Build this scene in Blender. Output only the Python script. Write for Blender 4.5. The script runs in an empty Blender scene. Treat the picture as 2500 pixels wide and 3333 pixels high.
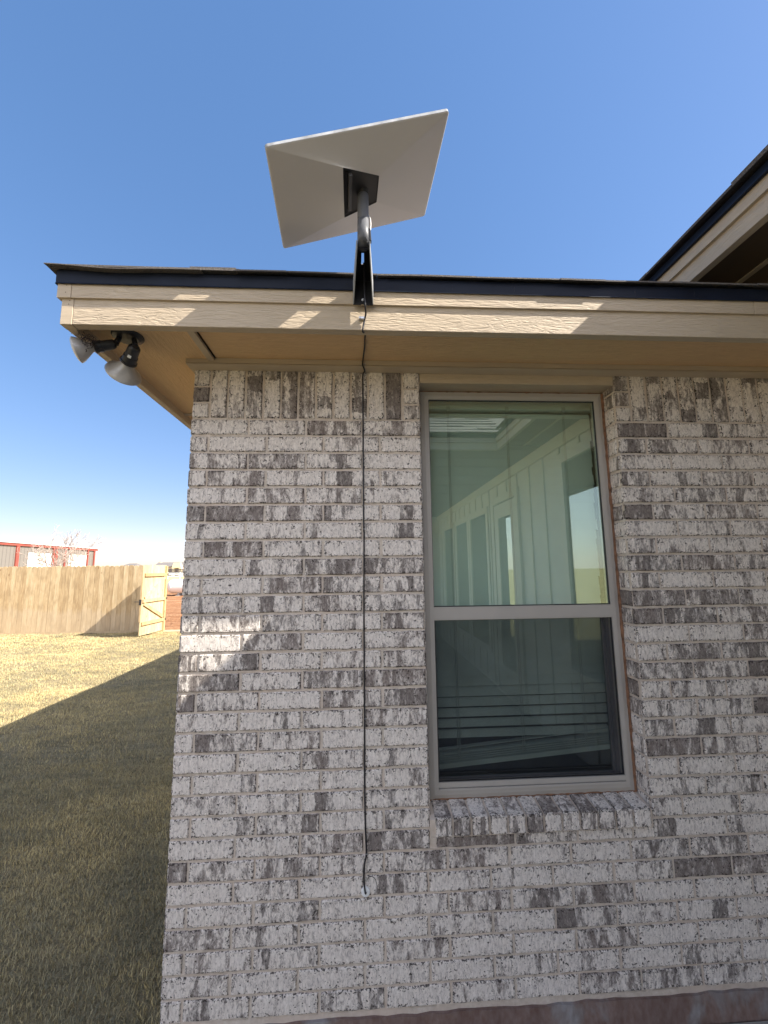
import bpy, math, random
import numpy as np
from mathutils import Vector, Matrix

IN = .0254
GZ = 98.5            # height of the soldier-course bottom above the ground, inches
def W(x, y, z):      # inches in wall coordinates -> metres
    return Vector((x*IN, y*IN, (z+GZ)*IN))

scene = bpy.context.scene
# ------------------------------------------------------------------ camera
yaw, pit, rol = .0563, .1355, -.0117
FW = Vector((math.sin(yaw)*math.cos(pit), math.cos(yaw)*math.cos(pit), math.sin(pit)))
rt0 = Vector((math.cos(yaw), -math.sin(yaw), 0)); up0 = rt0.cross(FW)
RT = math.cos(rol)*rt0 + math.sin(rol)*up0
UP = -math.sin(rol)*rt0 + math.cos(rol)*up0
CAM = Vector((29.4957*IN, -71.4867*IN, (GZ-26.4591)*IN))
cd = bpy.data.cameras.new('camera'); cam = bpy.data.objects.new('camera', cd)
scene.collection.objects.link(cam)
cam.matrix_world = Matrix(((RT.x, UP.x, -FW.x, CAM.x), (RT.y, UP.y, -FW.y, CAM.y), (RT.z, UP.z, -FW.z, CAM.z), (0, 0, 0, 1)))
cd.sensor_fit = 'HORIZONTAL'; cd.sensor_width = 36; cd.lens = 36*1345.03/2500
cd.clip_start = .05; cd.clip_end = 3000
scene.camera = cam
# ------------------------------------------------------------------ light
SUN = Vector((1, -.3, .92)).normalized()
elev = math.asin(SUN.z); rotz = math.atan2(SUN.x, SUN.y)
FILL_A = 3.0
world = bpy.data.worlds.new('World'); scene.world = world; world.use_nodes = True
wn = world.node_tree; bg = wn.nodes['Background']
sky = wn.nodes.new('ShaderNodeTexSky'); sky.sky_type = 'NISHITA'; sky.sun_disc = False
sky.sun_elevation = elev; sky.sun_rotation = rotz; sky.altitude = 400
sky.air_density = 1.0; sky.dust_density = .4; sky.ozone_density = 2.2
gm = wn.nodes.new('ShaderNodeGamma'); gm.inputs[1].default_value = .54; wn.links.new(sky.outputs[0], gm.inputs[0])
hs_ = wn.nodes.new('ShaderNodeHueSaturation'); hs_.inputs['Saturation'].default_value = 1.66; hs_.inputs['Value'].default_value = .76; wn.links.new(gm.outputs[0], hs_.inputs['Color'])
tn = wn.nodes.new('ShaderNodeMix'); tn.data_type = 'RGBA'; tn.blend_type = 'MULTIPLY'; tn.inputs[0].default_value = 1; tn.inputs[7].default_value = (1.05, .915, 1.0, 1)
wn.links.new(hs_.outputs[0], tn.inputs[6]); # added fill glow in the unseen sky behind the camera, lifts the shade
def wmath(op, a, b_):
    n_ = wn.nodes.new('ShaderNodeMath'); n_.operation = op
    for i, v in enumerate((a, b_)):
        if isinstance(v, bpy.types.NodeSocket): wn.links.new(v, n_.inputs[i])
        else: n_.inputs[i].default_value = v
    return n_.outputs[0]
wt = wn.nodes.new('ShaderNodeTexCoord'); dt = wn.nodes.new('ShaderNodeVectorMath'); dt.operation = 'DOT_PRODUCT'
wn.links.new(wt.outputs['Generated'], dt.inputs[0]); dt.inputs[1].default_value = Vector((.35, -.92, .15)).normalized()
fill_v = wmath('MULTIPLY', wmath('POWER', wmath('MAXIMUM', dt.outputs['Value'], 0.0), 1.1), FILL_A)
fill_col = wn.nodes.new('ShaderNodeMix'); fill_col.data_type = 'RGBA'; fill_col.blend_type = 'MULTIPLY'; fill_col.inputs[0].default_value = 1; fill_col.inputs[7].default_value = (1.0, .93, .86, 1)
wn.links.new(fill_v, fill_col.inputs[6])
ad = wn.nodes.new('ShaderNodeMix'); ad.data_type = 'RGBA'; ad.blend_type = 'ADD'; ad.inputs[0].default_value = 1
wn.links.new(tn.outputs[2], ad.inputs[6]); wn.links.new(fill_col.outputs[2], ad.inputs[7]); wn.links.new(ad.outputs[2], bg.inputs[0]); bg.inputs[1].default_value = .15
sl = bpy.data.lights.new('sun', 'SUN'); sl.energy = 3.3; sl.angle = math.radians(.5); sl.color = (1, .93, .82)
so = bpy.data.objects.new('sun', sl); scene.collection.objects.link(so)
so.rotation_euler = (-SUN).to_track_quat('-Z', 'Y').to_euler(); so.location = (8, -4, 9)
scene.view_settings.view_transform = 'Standard'; scene.view_settings.look = 'None'
scene.view_settings.exposure = 1.88; scene.view_settings.gamma = 1
scene.cycles.max_bounces = 8

# ------------------------------------------------------------------ materials
def mat(name):
    m = bpy.data.materials.new(name); m.use_nodes = True
    nt = m.node_tree; b = nt.nodes['Principled BSDF']
    return m, nt, b
def nd(nt, t, ins=None, **kw):
    n = nt.nodes.new('ShaderNode'+t)
    for k, v in kw.items(): setattr(n, k, v)
    for k, v in (ins or {}).items():
        if hasattr(v, 'is_output') or isinstance(v, bpy.types.NodeSocket): nt.links.new(v, n.inputs[k])
        else: n.inputs[k].default_value = v
    return n
def mapped(nt, scale=(1, 1, 1), coord='Object', rot=(0, 0, 0)):
    tc = nd(nt, 'TexCoord'); mp = nd(nt, 'Mapping', {0: tc.outputs[coord], 3: scale, 2: rot}); return mp.outputs[0]
def noise(nt, vec, scale, detail=4, rough=.55, dist=0):
    return nd(nt, 'TexNoise', {'Vector': vec, 'Scale': scale, 'Detail': detail, 'Roughness': rough, 'Distortion': dist}).outputs[0]
def ramp(nt, fac, stops):
    r = nd(nt, 'ValToRGB', {0: fac}); e = r.color_ramp.elements
    e[0].position, e[0].color = stops[0][0], (*stops[0][1], 1) if len(stops[0][1]) == 3 else stops[0][1]
    e[1].position, e[1].color = stops[-1][0], (*stops[-1][1], 1)
    for p, c in stops[1:-1]:
        q = e.new(p); q.color = (*c, 1)
    return r.outputs[0]
def g(v): return (v, v, v)
def mix(nt, f, a, b, mode='MIX'):
    n = nt.nodes.new('ShaderNodeMix'); n.data_type = 'RGBA'; n.blend_type = mode
    for i, v in ((0, f), (6, a), (7, b)):
        if isinstance(v, bpy.types.NodeSocket): nt.links.new(v, n.inputs[i])
        else: n.inputs[i].default_value = v if i == 0 else (*v, 1)
    return n.outputs[2]
def mth(nt, op, a, b=None, c=None):
    n = nt.nodes.new('ShaderNodeMath'); n.operation = op
    for i, v in enumerate((a, b, c)):
        if v is None: continue
        if isinstance(v, bpy.types.NodeSocket): nt.links.new(v, n.inputs[i])
        else: n.inputs[i].default_value = v
    return n.outputs[0]
def bump(nt, b, h, strength, dist):
    n = nd(nt, 'Bump', {'Strength': strength, 'Distance': dist, 'Height': h}); nt.links.new(n.outputs[0], b.inputs['Normal'])
def base(nt, b, c):
    if isinstance(c, bpy.types.NodeSocket): nt.links.new(c, b.inputs['Base Color'])
    else: b.inputs['Base Color'].default_value = (*c, 1)
def simple(name, col, rough=.6, var=.15, scale=30, metal=0, spec=.5, bmp=0, bscale=200):
    m, nt, b = mat(name); v = mapped(nt)
    n = noise(nt, v, scale, 5)
    c = ramp(nt, n, [(.3, tuple(x*(1-var) for x in col)), (.7, tuple(min(1, x*(1+var)) for x in col))])
    base(nt, b, c); b.inputs['Roughness'].default_value = rough; b.inputs['Metallic'].default_value = metal
    b.inputs['Specular IOR Level'].default_value = spec
    if bmp: bump(nt, b, noise(nt, v, bscale, 3), bmp, .002)
    return m

# limewashed brick: every brick carries its own random numbers in the colour attribute 'bk' and local 0-1 coordinates in its uv map
def brick_material():
    m, nt, b = mat('limewashed_brick')
    at = nd(nt, 'Attribute', attribute_name='bk'); sp = nd(nt, 'SeparateColor', {0: at.outputs['Color']})
    r_, c_, w_ = sp.outputs[0], sp.outputs[1], sp.outputs[2]; a_ = at.outputs['Alpha']
    uv = nd(nt, 'UVMap'); su = nd(nt, 'SeparateXYZ', {0: uv.outputs[0]}); u, v = su.outputs[0], su.outputs[1]
    tc = nd(nt, 'TexCoord')
    off = nd(nt, 'Combine'+'XYZ', {0: mth(nt, 'MULTIPLY', r_, 37.), 1: mth(nt, 'MULTIPLY', c_, 23.), 2: mth(nt, 'MULTIPLY', a_, 51.)})
    vec = nd(nt, 'VectorMath', {0: tc.outputs['Object'], 1: off.outputs[0]}, operation='ADD').outputs[0]
    mp = nd(nt, 'Mapping', {0: vec, 3: (1, 1, .48)}).outputs[0]
    n1 = noise(nt, mp, 110, 6, .8, .7)        # mottling
    n2 = noise(nt, nd(nt, 'Mapping', {0: vec, 3: (1, 1, .33)}).outputs[0], 26, 4, .62, .5)             # larger clouds
    n3 = noise(nt, vec, 260, 3, .7)           # grit
    nb = noise(nt, mp, 40, 4, .6)
    # kiln band: a block of the brick that kept its dark skin
    d = mth(nt, 'ABSOLUTE', mth(nt, 'SUBTRACT', u, c_))
    band = mth(nt, 'LESS_THAN', mth(nt, 'ADD', d, mth(nt, 'MULTIPLY', mth(nt, 'SUBTRACT', nb, .5), .16)), w_)
    fine = ramp(nt, n1, [(.36, (.88, .825, .77)), (.51, (.80, .74, .685)), (.595, (.60, .55, .515)), (.69, (.34, .295, .27))])
    lev = mth(nt, 'ADD', mth(nt, 'ADD', mth(nt, 'MULTIPLY', n1, .36), mth(nt, 'MULTIPLY', n2, .64)), mth(nt, 'ADD', mth(nt, 'MULTIPLY', band, mth(nt, 'MULTIPLY', a_, .15)), mth(nt, 'MULTIPLY', mth(nt, 'SUBTRACT', r_, .5), .21)))
    dkc = mix(nt, .5, mix(nt, a_, (.27, .215, .19), (.20, .18, .17)), ramp(nt, n1, [(.38, (.44, .38, .345)), (.5, (.24, .20, .18)), (.60, (.085, .07, .065))]))
    sm = ramp(nt, lev, [(.505, g(0)), (.55, g(.42)), (.595, g(.80)), (.66, g(.96))])
    col = mix(nt, sm, fine, dkc)
    streak = ramp(nt, noise(nt, nd(nt, 'Mapping', {0: vec, 3: (1, 1, .2)}).outputs[0], 150, 3, .6), [(.4, g(.9)), (.65, g(1.05))])
    col = mix(nt, 1., col, streak, 'MULTIPLY')
    # chips: near the arrises the skin breaks to near-black pits
    ed = mth(nt, 'MINIMUM', mth(nt, 'MULTIPLY', mth(nt, 'MINIMUM', u, mth(nt, 'SUBTRACT', 1, u)), 3.2), mth(nt, 'MINIMUM', v, mth(nt, 'SUBTRACT', 1, v)))
    pit_ = noise(nt, vec, 120, 3, .65)
    chip = mth(nt, 'GREATER_THAN', mth(nt, 'SUBTRACT', pit_, mth(nt, 'MULTIPLY', mth(nt, 'MINIMUM', ed, .3), .48)), .535)
    spot = mth(nt, 'GREATER_THAN', noise(nt, vec, 75, 2, .5), .695)
    dk = mth(nt, 'MAXIMUM', chip, spot)
    col = mix(nt, mth(nt, 'MULTIPLY', dk, .88), col, (.045, .036, .033))
    col = mix(nt, mth(nt, 'MULTIPLY', n3, .35), col, g(.16), 'OVERLAY')
    base(nt, b, col); b.inputs['Roughness'].default_value = .92; b.inputs['Specular IOR Level'].default_value = .2
    h = mth(nt, 'SUBTRACT', mth(nt, 'ADD', mth(nt, 'MULTIPLY', n3, .5), mth(nt, 'MULTIPLY', n1, -.8)), mth(nt, 'MULTIPLY', dk, .8))
    bump(nt, b, h, .8, .003)
    return m
def mortar_material():
    m, nt, b = mat('mortar'); v = mapped(nt)
    n = noise(nt, v, 35, 5, .65); n2 = noise(nt, v, 4, 2)
    c = ramp(nt, n, [(.3, (.52, .445, .37)), (.55, (.65, .57, .49)), (.75, (.75, .685, .62))])
    c = mix(nt, ramp(nt, n2, [(.4, g(0)), (.65, g(.55))]), c, (.66, .54, .45))
    base(nt, b, c); b.inputs['Roughness'].default_value = .95
    bump(nt, b, noise(nt, v, 160, 4, .7), .8, .004)
    return m
def board_material(name, axis, col, grain=1.0):
    m, nt, b = mat(name)
    sc = [60, 60, 60]; sc[axis] = 9
    v = mapped(nt, tuple(sc)); n = noise(nt, v, 1.3, 4, .55, 1.6)
    w = mapped(nt, tuple(s*.45 for s in sc)); n2 = noise(nt, w, 1.5, 3, .6, 2.0)
    c = ramp(nt, n2, [(.3, tuple(x*.95 for x in col)), (.7, tuple(x*1.03 for x in col))])
    base(nt, b, c); b.inputs['Roughness'].default_value = .62; b.inputs['Specular IOR Level'].default_value = .3
    rid = ramp(nt, n, [(.35, g(0)), (.52, g(.8)), (.6, g(1))])
    bump(nt, b, mth(nt, 'ADD', rid, mth(nt, 'MULTIPLY', n2, .6)), .55*grain, .0035)
    return m
TAN = (.52, .425, .31)
M = {}
M['brick'] = brick_material(); M['mortar'] = mortar_material()
M['board_x'] = board_material('painted_board_along_x', 0, TAN)
M['board_y'] = board_material('painted_board_along_y', 1, TAN)
M['board_smooth'] = board_material('painted_smooth_board', 0, TAN, .18)
M['soffit_m'] = board_material('painted_soffit_panel', 0, (.74, .505, .275), 1.1)
M['drip'] = simple('dark_metal_drip_edge', (.007, .011, .024), .5, .2, 8, 0, .22)
def shingle_material():
    m, nt, b = mat('asphalt_shingle'); v = mapped(nt)
    at = nd(nt, 'Attribute', attribute_name='bk'); sp = nd(nt, 'SeparateColor', {0: at.outputs['Color']})
    n = noise(nt, v, 260, 3, .8)
    c = ramp(nt, n, [(.35, (.06, .053, .048)), (.5, (.13, .115, .105)), (.68, (.26, .235, .21))])
    c = mix(nt, mth(nt, 'MULTIPLY', sp.outputs[0], .55), c, (.09, .08, .075))
    base(nt, b, c); b.inputs['Roughness'].default_value = .95; bump(nt, b, n, .8, .003); return m
M['shingle'] = shingle_material()
M['frame'] = simple('window_frame_vinyl', (.42, .39, .355), .42, .05, 6, 0, .4)
M['frame_dark'] = simple('window_gasket', (.02, .02, .022), .6, .1)
M['sash'] = simple('sash_vinyl_shaded', (.22, .215, .22), .45, .05, 6)  # darker than the frame: shade behind the screen is put into the colour
M['caulk'] = simple('brown_sealant', (.20, .105, .062), .8, .45, 40, 0, .3, .4, 90)
M['blind'] = simple('blind_slat', (.84, .85, .80), .5, .03, 8)
M['cord'] = simple('blind_cord', (.6, .6, .55), .8, .05)
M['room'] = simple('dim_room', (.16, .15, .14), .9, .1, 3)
M['concrete'] = None
def concrete_material():
    m, nt, b = mat('mud_stained_concrete'); v = mapped(nt, (1, 1, .55))
    n = noise(nt, v, 5.5, 5, .6, .3); n2 = noise(nt, v, 60, 4)
    c = ramp(nt, n, [(.42, (.17, .085, .06)), (.54, (.22, .125, .095)), (.60, (.25, .20, .185)), (.72, (.38, .37, .38))])
    c = mix(nt, .3, c, ramp(nt, n2, [(.3, g(.10)), (.7, g(.30))]))
    base(nt, b, c); b.inputs['Roughness'].default_value = .9; bump(nt, b, n2, .5, .003); return m
M['concrete'] = concrete_material()
M['dish'] = simple('dish_plastic', (.76, .72, .69), .5, .015, 3, 0, .35, .25, 900)
M['dish_rim'] = simple('dish_rim_plastic', (.42, .43, .44), .35, .3, 25)
M['housing'] = simple('dark_housing_plastic', (.032, .030, .030), .5, .1, 10)
M['housing_grey'] = simple('grey_latch_plastic', (.10, .10, .108), .45, .1, 20)
M['pole'] = simple('anodised_pole', (.115, .12, .135), .45, .03, 10, 0, .3)
M['bracket_metal'] = simple('grey_bracket_paint', (.34, .35, .36), .5, .03, 10, 0, .3)
M['black_metal'] = simple('black_powdercoat', (.022, .023, .027), .35, .2, 20, 0, .5)
M['black_inside'] = simple('inside_shade_black', (.008, .008, .010), .6, .2, 20, 0, .3)  # near-black that puts interior shade into the colour
M['cable'] = simple('black_cable_jacket', (.018, .017, .022), .4, .2, 30)
M['steel'] = simple('zinc_bolt', (.55, .56, .58), .3, .1, 60, .9)
M['white'] = simple('white_plastic', (.86, .87, .87), .45, .04, 40)
M['twig'] = simple('dead_twig', (.055, .04, .04), .8, .3, 60)
def glassy(name, tint, fac, gcol, rough=0.0):
    m = bpy.data.materials.new(name); m.use_nodes = True; nt = m.node_tree; nt.nodes.clear()
    o = nd(nt, 'OutputMaterial'); t = nd(nt, 'BsdfTransparent', {0: (*tint, 1)})
    gl = nd(nt, 'BsdfGlossy', {0: (*gcol, 1), 1: rough})
    # very faint unevenness of the sheet
    n = noise(nt, mapped(nt), 3, 1); bu = nd(nt, 'Bump', {'Strength': .05, 'Distance': .002, 'Height': n}); nt.links.new(bu.outputs[0], gl.inputs['Normal'])
    mx = nd(nt, 'MixShader', {0: fac, 1: t.outputs[0], 2: gl.outputs[0]}); nt.links.new(mx.outputs[0], o.inputs[0]); return m
M['glass'] = glassy('low_e_glass', (.76, .90, .83), .38, (.86, .97, .92))
M['glass_low'] = glassy('low_e_glass_lower', (.80, .90, .86), .26, (.88, .96, .93))
M['glass_wing'] = glassy('wing_window_glass', (.2, .24, .22), .5, (.92, 1, .95))
def screen_material():
    m = bpy.data.materials.new('insect_screen_mesh'); m.use_nodes = True; nt = m.node_tree; nt.nodes.clear()
    o = nd(nt, 'OutputMaterial'); t = nd(nt, 'BsdfTransparent', {0: (1, 1, 1, 1)}); d = nd(nt, 'BsdfDiffuse', {0: (.022, .024, .028, 1)})
    n = noise(nt, mapped(nt), 5, 4); f = ramp(nt, n, [(.35, g(.48)), (.7, g(.58))])
    mx = nd(nt, 'MixShader', {0: f, 1: t.outputs[0], 2: d.outputs[0]}); nt.links.new(mx.outputs[0], o.inputs[0]); return m
M['screen'] = screen_material()
def bulb_material():
    m, nt, b = mat('frosted_reflector_bulb'); v = mapped(nt)
    n = noise(nt, v, 14, 4, .6, .5)
    base(nt, b, ramp(nt, n, [(.35, (.38, .36, .34)), (.65, (.54, .52, .49))]))
    b.inputs['Roughness'].default_value = .3; b.inputs['Metallic'].default_value = .1; return m
M['bulb'] = bulb_material()
def fence_material(name, c0, c1, c2, fade=True):
    m, nt, b = mat(name)
    at = nd(nt, 'Attribute', attribute_name='bk'); sp = nd(nt, 'SeparateColor', {0: at.outputs['Color']}); r_ = sp.outputs[0]
    tc = nd(nt, 'TexCoord'); off = nd(nt, 'CombineXYZ', {0: mth(nt, 'MULTIPLY', r_, 31.), 1: mth(nt, 'MULTIPLY', r_, 17.), 2: 0.})
    vec = nd(nt, 'VectorMath', {0: tc.outputs['Object'], 1: off.outputs[0]}, operation='ADD').outputs[0]
    v = nd(nt, 'Mapping', {0: vec, 3: (1, 1, .09)}).outputs[0]
    n = noise(nt, v, 32, 5, .65, .8); n2 = noise(nt, nd(nt, 'Mapping', {0: vec, 3: (1, 1, .4)}).outputs[0], 7, 3)
    c = ramp(nt, mth(nt, 'ADD', mth(nt, 'MULTIPLY', n, .8), mth(nt, 'MULTIPLY', r_, .2)), [(.3, c0), (.5, c1), (.68, c2)])
    c = mix(nt, ramp(nt, n2, [(.45, g(0)), (.7, g(.5))]), c, tuple(x*.7 for x in c0))
    kn = nd(nt, 'TexVoronoi', {'Vector': nd(nt, 'Mapping', {0: vec, 3: (1, 1, .45)}).outputs[0], 'Scale': 4.2}).outputs['Distance']
    c = mix(nt, ramp(nt, kn, [(.045, g(.75)), (.075, g(0))]), c, (.16, .07, .025))
    if fade:   # weathered band along the ground, with a ragged upper edge
        z = nd(nt, 'SeparateXYZ', {0: tc.outputs['Object']}).outputs[2]
        e = mth(nt, 'ADD', z, mth(nt, 'ADD', mth(nt, 'MULTIPLY', noise(nt, tc.outputs['Object'], .55, 2), -.9), mth(nt, 'MULTIPLY', r_, -.16)))
        c = mix(nt, ramp(nt, e, [(0, g(.42)), (.16, g(0))]), c, (.52, .42, .30))
    base(nt, b, c); b.inputs['Roughness'].default_value = .8; b.inputs['Specular IOR Level'].default_value = .2
    bump(nt, b, n, .4, .003); return m
M['picket'] = fence_material('cedar_picket', (.36, .25, .135), (.50, .375, .22), (.62, .49, .31))
M['gate_wood'] = fence_material('new_pine_board', (.46, .355, .20), (.57, .46, .27), (.66, .56, .36), False)
M['rail_wood'] = fence_material('pine_rail', (.44, .29, .14), (.54, .385, .20), (.60, .46, .27), False)
M['red_trim'] = simple('red_metal_trim', (.29, .068, .05), .5, .12, 1)
def corrugated(name, col, period, axis=1):
    m, nt, b = mat(name); v = mapped(nt)
    s = nd(nt, 'SeparateXYZ', {0: v}).outputs[axis]
    w = mth(nt, 'FRACT', mth(nt, 'MULTIPLY', s, 1/period))
    rib = ramp(nt, w, [(.0, g(.78)), (.08, g(.5)), (.16, g(1)), (.9, g(1))])
    c = mix(nt, 1.0, rib, col, 'MULTIPLY'); base(nt, b, c); b.inputs['Roughness'].default_value = .5
    bump(nt, b, rib, .5, .02); return m
M['siding_grey'] = corrugated('ribbed_grey_steel', (.19, .175, .155), .45)
M['white_door'] = corrugated('white_sectional_door', (.80, .80, .76), .55, 2)
M['bark'] = simple('pale_bark', (.42, .35, .29), .9, .3, 20)
M['leaf'] = simple('withered_leaf', (.10, .08, .07), .8, .3, 20)
M['tank'] = simple('white_tank_paint', (.80, .77, .74), .35, .03, 2)
M['green'] = simple('green_lettering', (.02, .22, .09), .5, .1)
M['vinyl'] = simple('white_vinyl_rail', (.80, .80, .78), .5, .03, 3)
M['iron'] = simple('dark_iron_fence', (.035, .035, .05), .6, .1, 3)
M['roof_far'] = simple('far_shingle_roof', (.17, .155, .145), .9, .12, 2)
M['wall_far'] = simple('far_house_wall', (.42, .34, .27), .9, .12, 2)
M['trim_far'] = simple('far_cream_trim', (.70, .58, .38), .8, .08, 2)
M['dark_far'] = simple('far_dark_opening', (.08, .07, .07), .6, .1, 2)
M['siding'] = simple('cream_board_siding', (.64, .61, .53), .6, .04, 3)
M['siding_trim'] = simple('cream_siding_trim', (.64, .60, .50), .5, .03, 3)
M['slab'] = simple('patio_concrete', (.36, .34, .31), .9, .12, 5)

def lawn_material():
    m, nt, b = mat('dormant_lawn_soil'); v = mapped(nt)
    n = noise(nt, v, 3, 5, .6); n2 = noise(nt, v, 70, 5, .7); n3 = noise(nt, nd(nt, 'Mapping', {0: v, 3: (.5, 3, 1)}).outputs[0], 5, 3, .6)
    c = ramp(nt, mth(nt, 'ADD', mth(nt, 'MULTIPLY', n2, .65), mth(nt, 'MULTIPLY', n3, .35)), [(.3, (.11, .09, .055)), (.5, (.32, .26, .15)), (.7, (.56, .46, .27))])
    base(nt, b, c); b.inputs['Roughness'].default_value = 1; b.inputs['Specular IOR Level'].default_value = .1
    bump(nt, b, n2, 1, .03); return m
M['lawn'] = lawn_material()
def blade_material():
    m, nt, b = mat('dry_grass_blade')
    at = nd(nt, 'Attribute', attribute_name='bk'); sp = nd(nt, 'SeparateColor', {0: at.outputs['Color']})
    c = ramp(nt, sp.outputs[0], [(.0, (.13, .135, .095)), (.25, (.30, .27, .17)), (.6, (.61, .485, .235)), (1, (.84, .69, .38))])
    n = noise(nt, mapped(nt), .9, 3); c = mix(nt, ramp(nt, n, [(.45, g(0)), (.62, g(.4))]), c, (.36, .33, .22))
    base(nt, b, c); b.inputs['Roughness'].default_value = .7; b.inputs['Specular IOR Level'].default_value = .15
    return m
M['blade'] = blade_material()
def dirt_material():
    m, nt, b = mat('tilled_red_dirt'); v = mapped(nt)
    s = nd(nt, 'Mapping', {0: v, 3: (.25, 2.2, 1)}).outputs[0]
    n = noise(nt, s, 1.2, 5, .6, .5); n2 = noise(nt, v, 8, 5, .7)
    c = ramp(nt, mth(nt, 'ADD', mth(nt, 'MULTIPLY', n, .6), mth(nt, 'MULTIPLY', n2, .4)), [(.35, (.20, .085, .04)), (.5, (.36, .18, .09)), (.65, (.50, .30, .17))])
    base(nt, b, c); b.inputs['Roughness'].default_value = 1; b.inputs['Specular IOR Level'].default_value = .1
    bump(nt, b, mth(nt, 'ADD', n, n2), 1, .12); return m
M['dirt'] = dirt_material()
M['field'] = simple('dry_pasture', (.46, .39, .21), 1, .2, .4, 0, .1)

# ------------------------------------------------------------------ mesh helpers
class MB:
    def __init__(s): s.v = []; s.f = []; s.uv = []; s.col = []; s.mi = []; s.smooth = False
    def face(s, idx, uv=None, col=(0, 0, 0, 0), mi=0):
        s.f.append(idx); s.uv.append(uv or [(0, 0)]*len(idx)); s.col.append(col); s.mi.append(mi)
    def quad(s, a, b, c, d, col=(0, 0, 0, 0), mi=0, uv=((0, 0), (1, 0), (1, 1), (0, 1))):
        n = len(s.v); s.v += [Vector(a), Vector(b), Vector(c), Vector(d)]; s.face((n, n+1, n+2, n+3), list(uv), col, mi)
    def poly(s, pts, col=(0, 0, 0, 0), mi=0):
        n = len(s.v); s.v += [Vector(p) for p in pts]; s.face(tuple(range(n, n+len(pts))), None, col, mi)
    def box(s, a, b, col=(0, 0, 0, 0), mi=0):
        x0, y0, z0 = [min(p, q) for p, q in zip(a, b)]; x1, y1, z1 = [max(p, q) for p, q in zip(a, b)]
        s.hexa([(x0, y0, z0), (x1, y0, z0), (x1, y1, z0), (x0, y1, z0), (x0, y0, z1), (x1, y0, z1), (x1, y1, z1), (x0, y1, z1)], col, mi)
    def hexa(s, p, col=(0, 0, 0, 0), mi=0):
        n = len(s.v); s.v += [Vector(q) for q in p]
        for f in ((0, 3, 2, 1), (4, 5, 6, 7), (0, 1, 5, 4), (1, 2, 6, 5), (2, 3, 7, 6), (3, 0, 4, 7)):
            s.face(tuple(n+i for i in f), [(0, 0), (1, 0), (1, 1), (0, 1)], col, mi)
    def tube(s, pts, r, seg=8, cap=True, mi=0, rs=None, col=(0, 0, 0, 0)):
        pts = [Vector(p) for p in pts]; n0 = len(s.v); ref = None
        for i, p in enumerate(pts):
            t = (pts[min(i+1, len(pts)-1)]-pts[max(i-1, 0)]).normalized()
            if ref is None: ref = t.orthogonal().normalized()
            ref = (ref-t*ref.dot(t)).normalized(); bt = t.cross(ref); rr = rs[i] if rs else r
            for k in range(seg):
                a = 2*math.pi*k/seg; s.v.append(p+rr*(math.cos(a)*ref+math.sin(a)*bt))
        for i in range(len(pts)-1):
            for k in range(seg):
                a = n0+i*seg+k; b_ = n0+i*seg+(k+1) % seg; s.face((a, b_, b_+seg, a+seg), None, col, mi)
        if cap:
            s.face(tuple(n0+k for k in reversed(range(seg))), None, col, mi)
            e = n0+(len(pts)-1)*seg; s.face(tuple(e+k for k in range(seg)), None, col, mi)
    def lathe(s, o, axis, prof, seg=24, mi=0):      # prof: list of (distance along axis, radius)
        o = Vector(o); axis = Vector(axis).normalized()
        s.tube([o+axis*d for d, r in prof], 0, seg, True, mi, [max(r, 1e-4) for d, r in prof])
    def build(s, name, mats, parent=None, smooth=False, bevel=0):
        me = bpy.data.meshes.new(name); me.from_pydata(s.v, [], s.f)
        if not isinstance(mats, (list, tuple)): mats = [mats]
        for m_ in mats: me.materials.append(m_)
        me.polygons.foreach_set('material_index', s.mi)
        uvl = me.uv_layers.new(name='UVMap'); uvl.data.foreach_set('uv', np.array([c for f in s.uv for q in f for c in q], dtype=np.float32))
        ca = me.color_attributes.new('bk', 'FLOAT_COLOR', 'CORNER')
        ca.data.foreach_set('color', np.array([c for f, cc in zip(s.f, s.col) for _ in f for c in cc], dtype=np.float32))
        if smooth: me.polygons.foreach_set('use_smooth', [True]*len(s.f))
        me.update(); ob = bpy.data.objects.new(name, me); scene.collection.objects.link(ob)
        if parent is not None: ob.parent = parent; ob.matrix_parent_inverse = parent.matrix_world.inverted()
        if bevel:
            bv = ob.modifiers.new('edge', 'BEVEL'); bv.width = bevel; bv.segments = 2; bv.limit_method = 'ANGLE'
        return ob
def thing(name, label, cat, loc=(0, 0, 0), group=None):
    o = bpy.data.objects.new(name, None); scene.collection.objects.link(o); o.location = loc; o.empty_display_size = .2
    o.matrix_world = Matrix.Translation(loc); o['label'] = label; o['category'] = cat
    if group: o['group'] = group
    return o
def tag(o, label, cat, group=None):
    o['label'] = label; o['category'] = cat
    if group: o['group'] = group
    return o
def part(mb, name, m, parent, **k):
    return mb.build(name, m, parent, **k)
rnd = random.Random(7)

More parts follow.
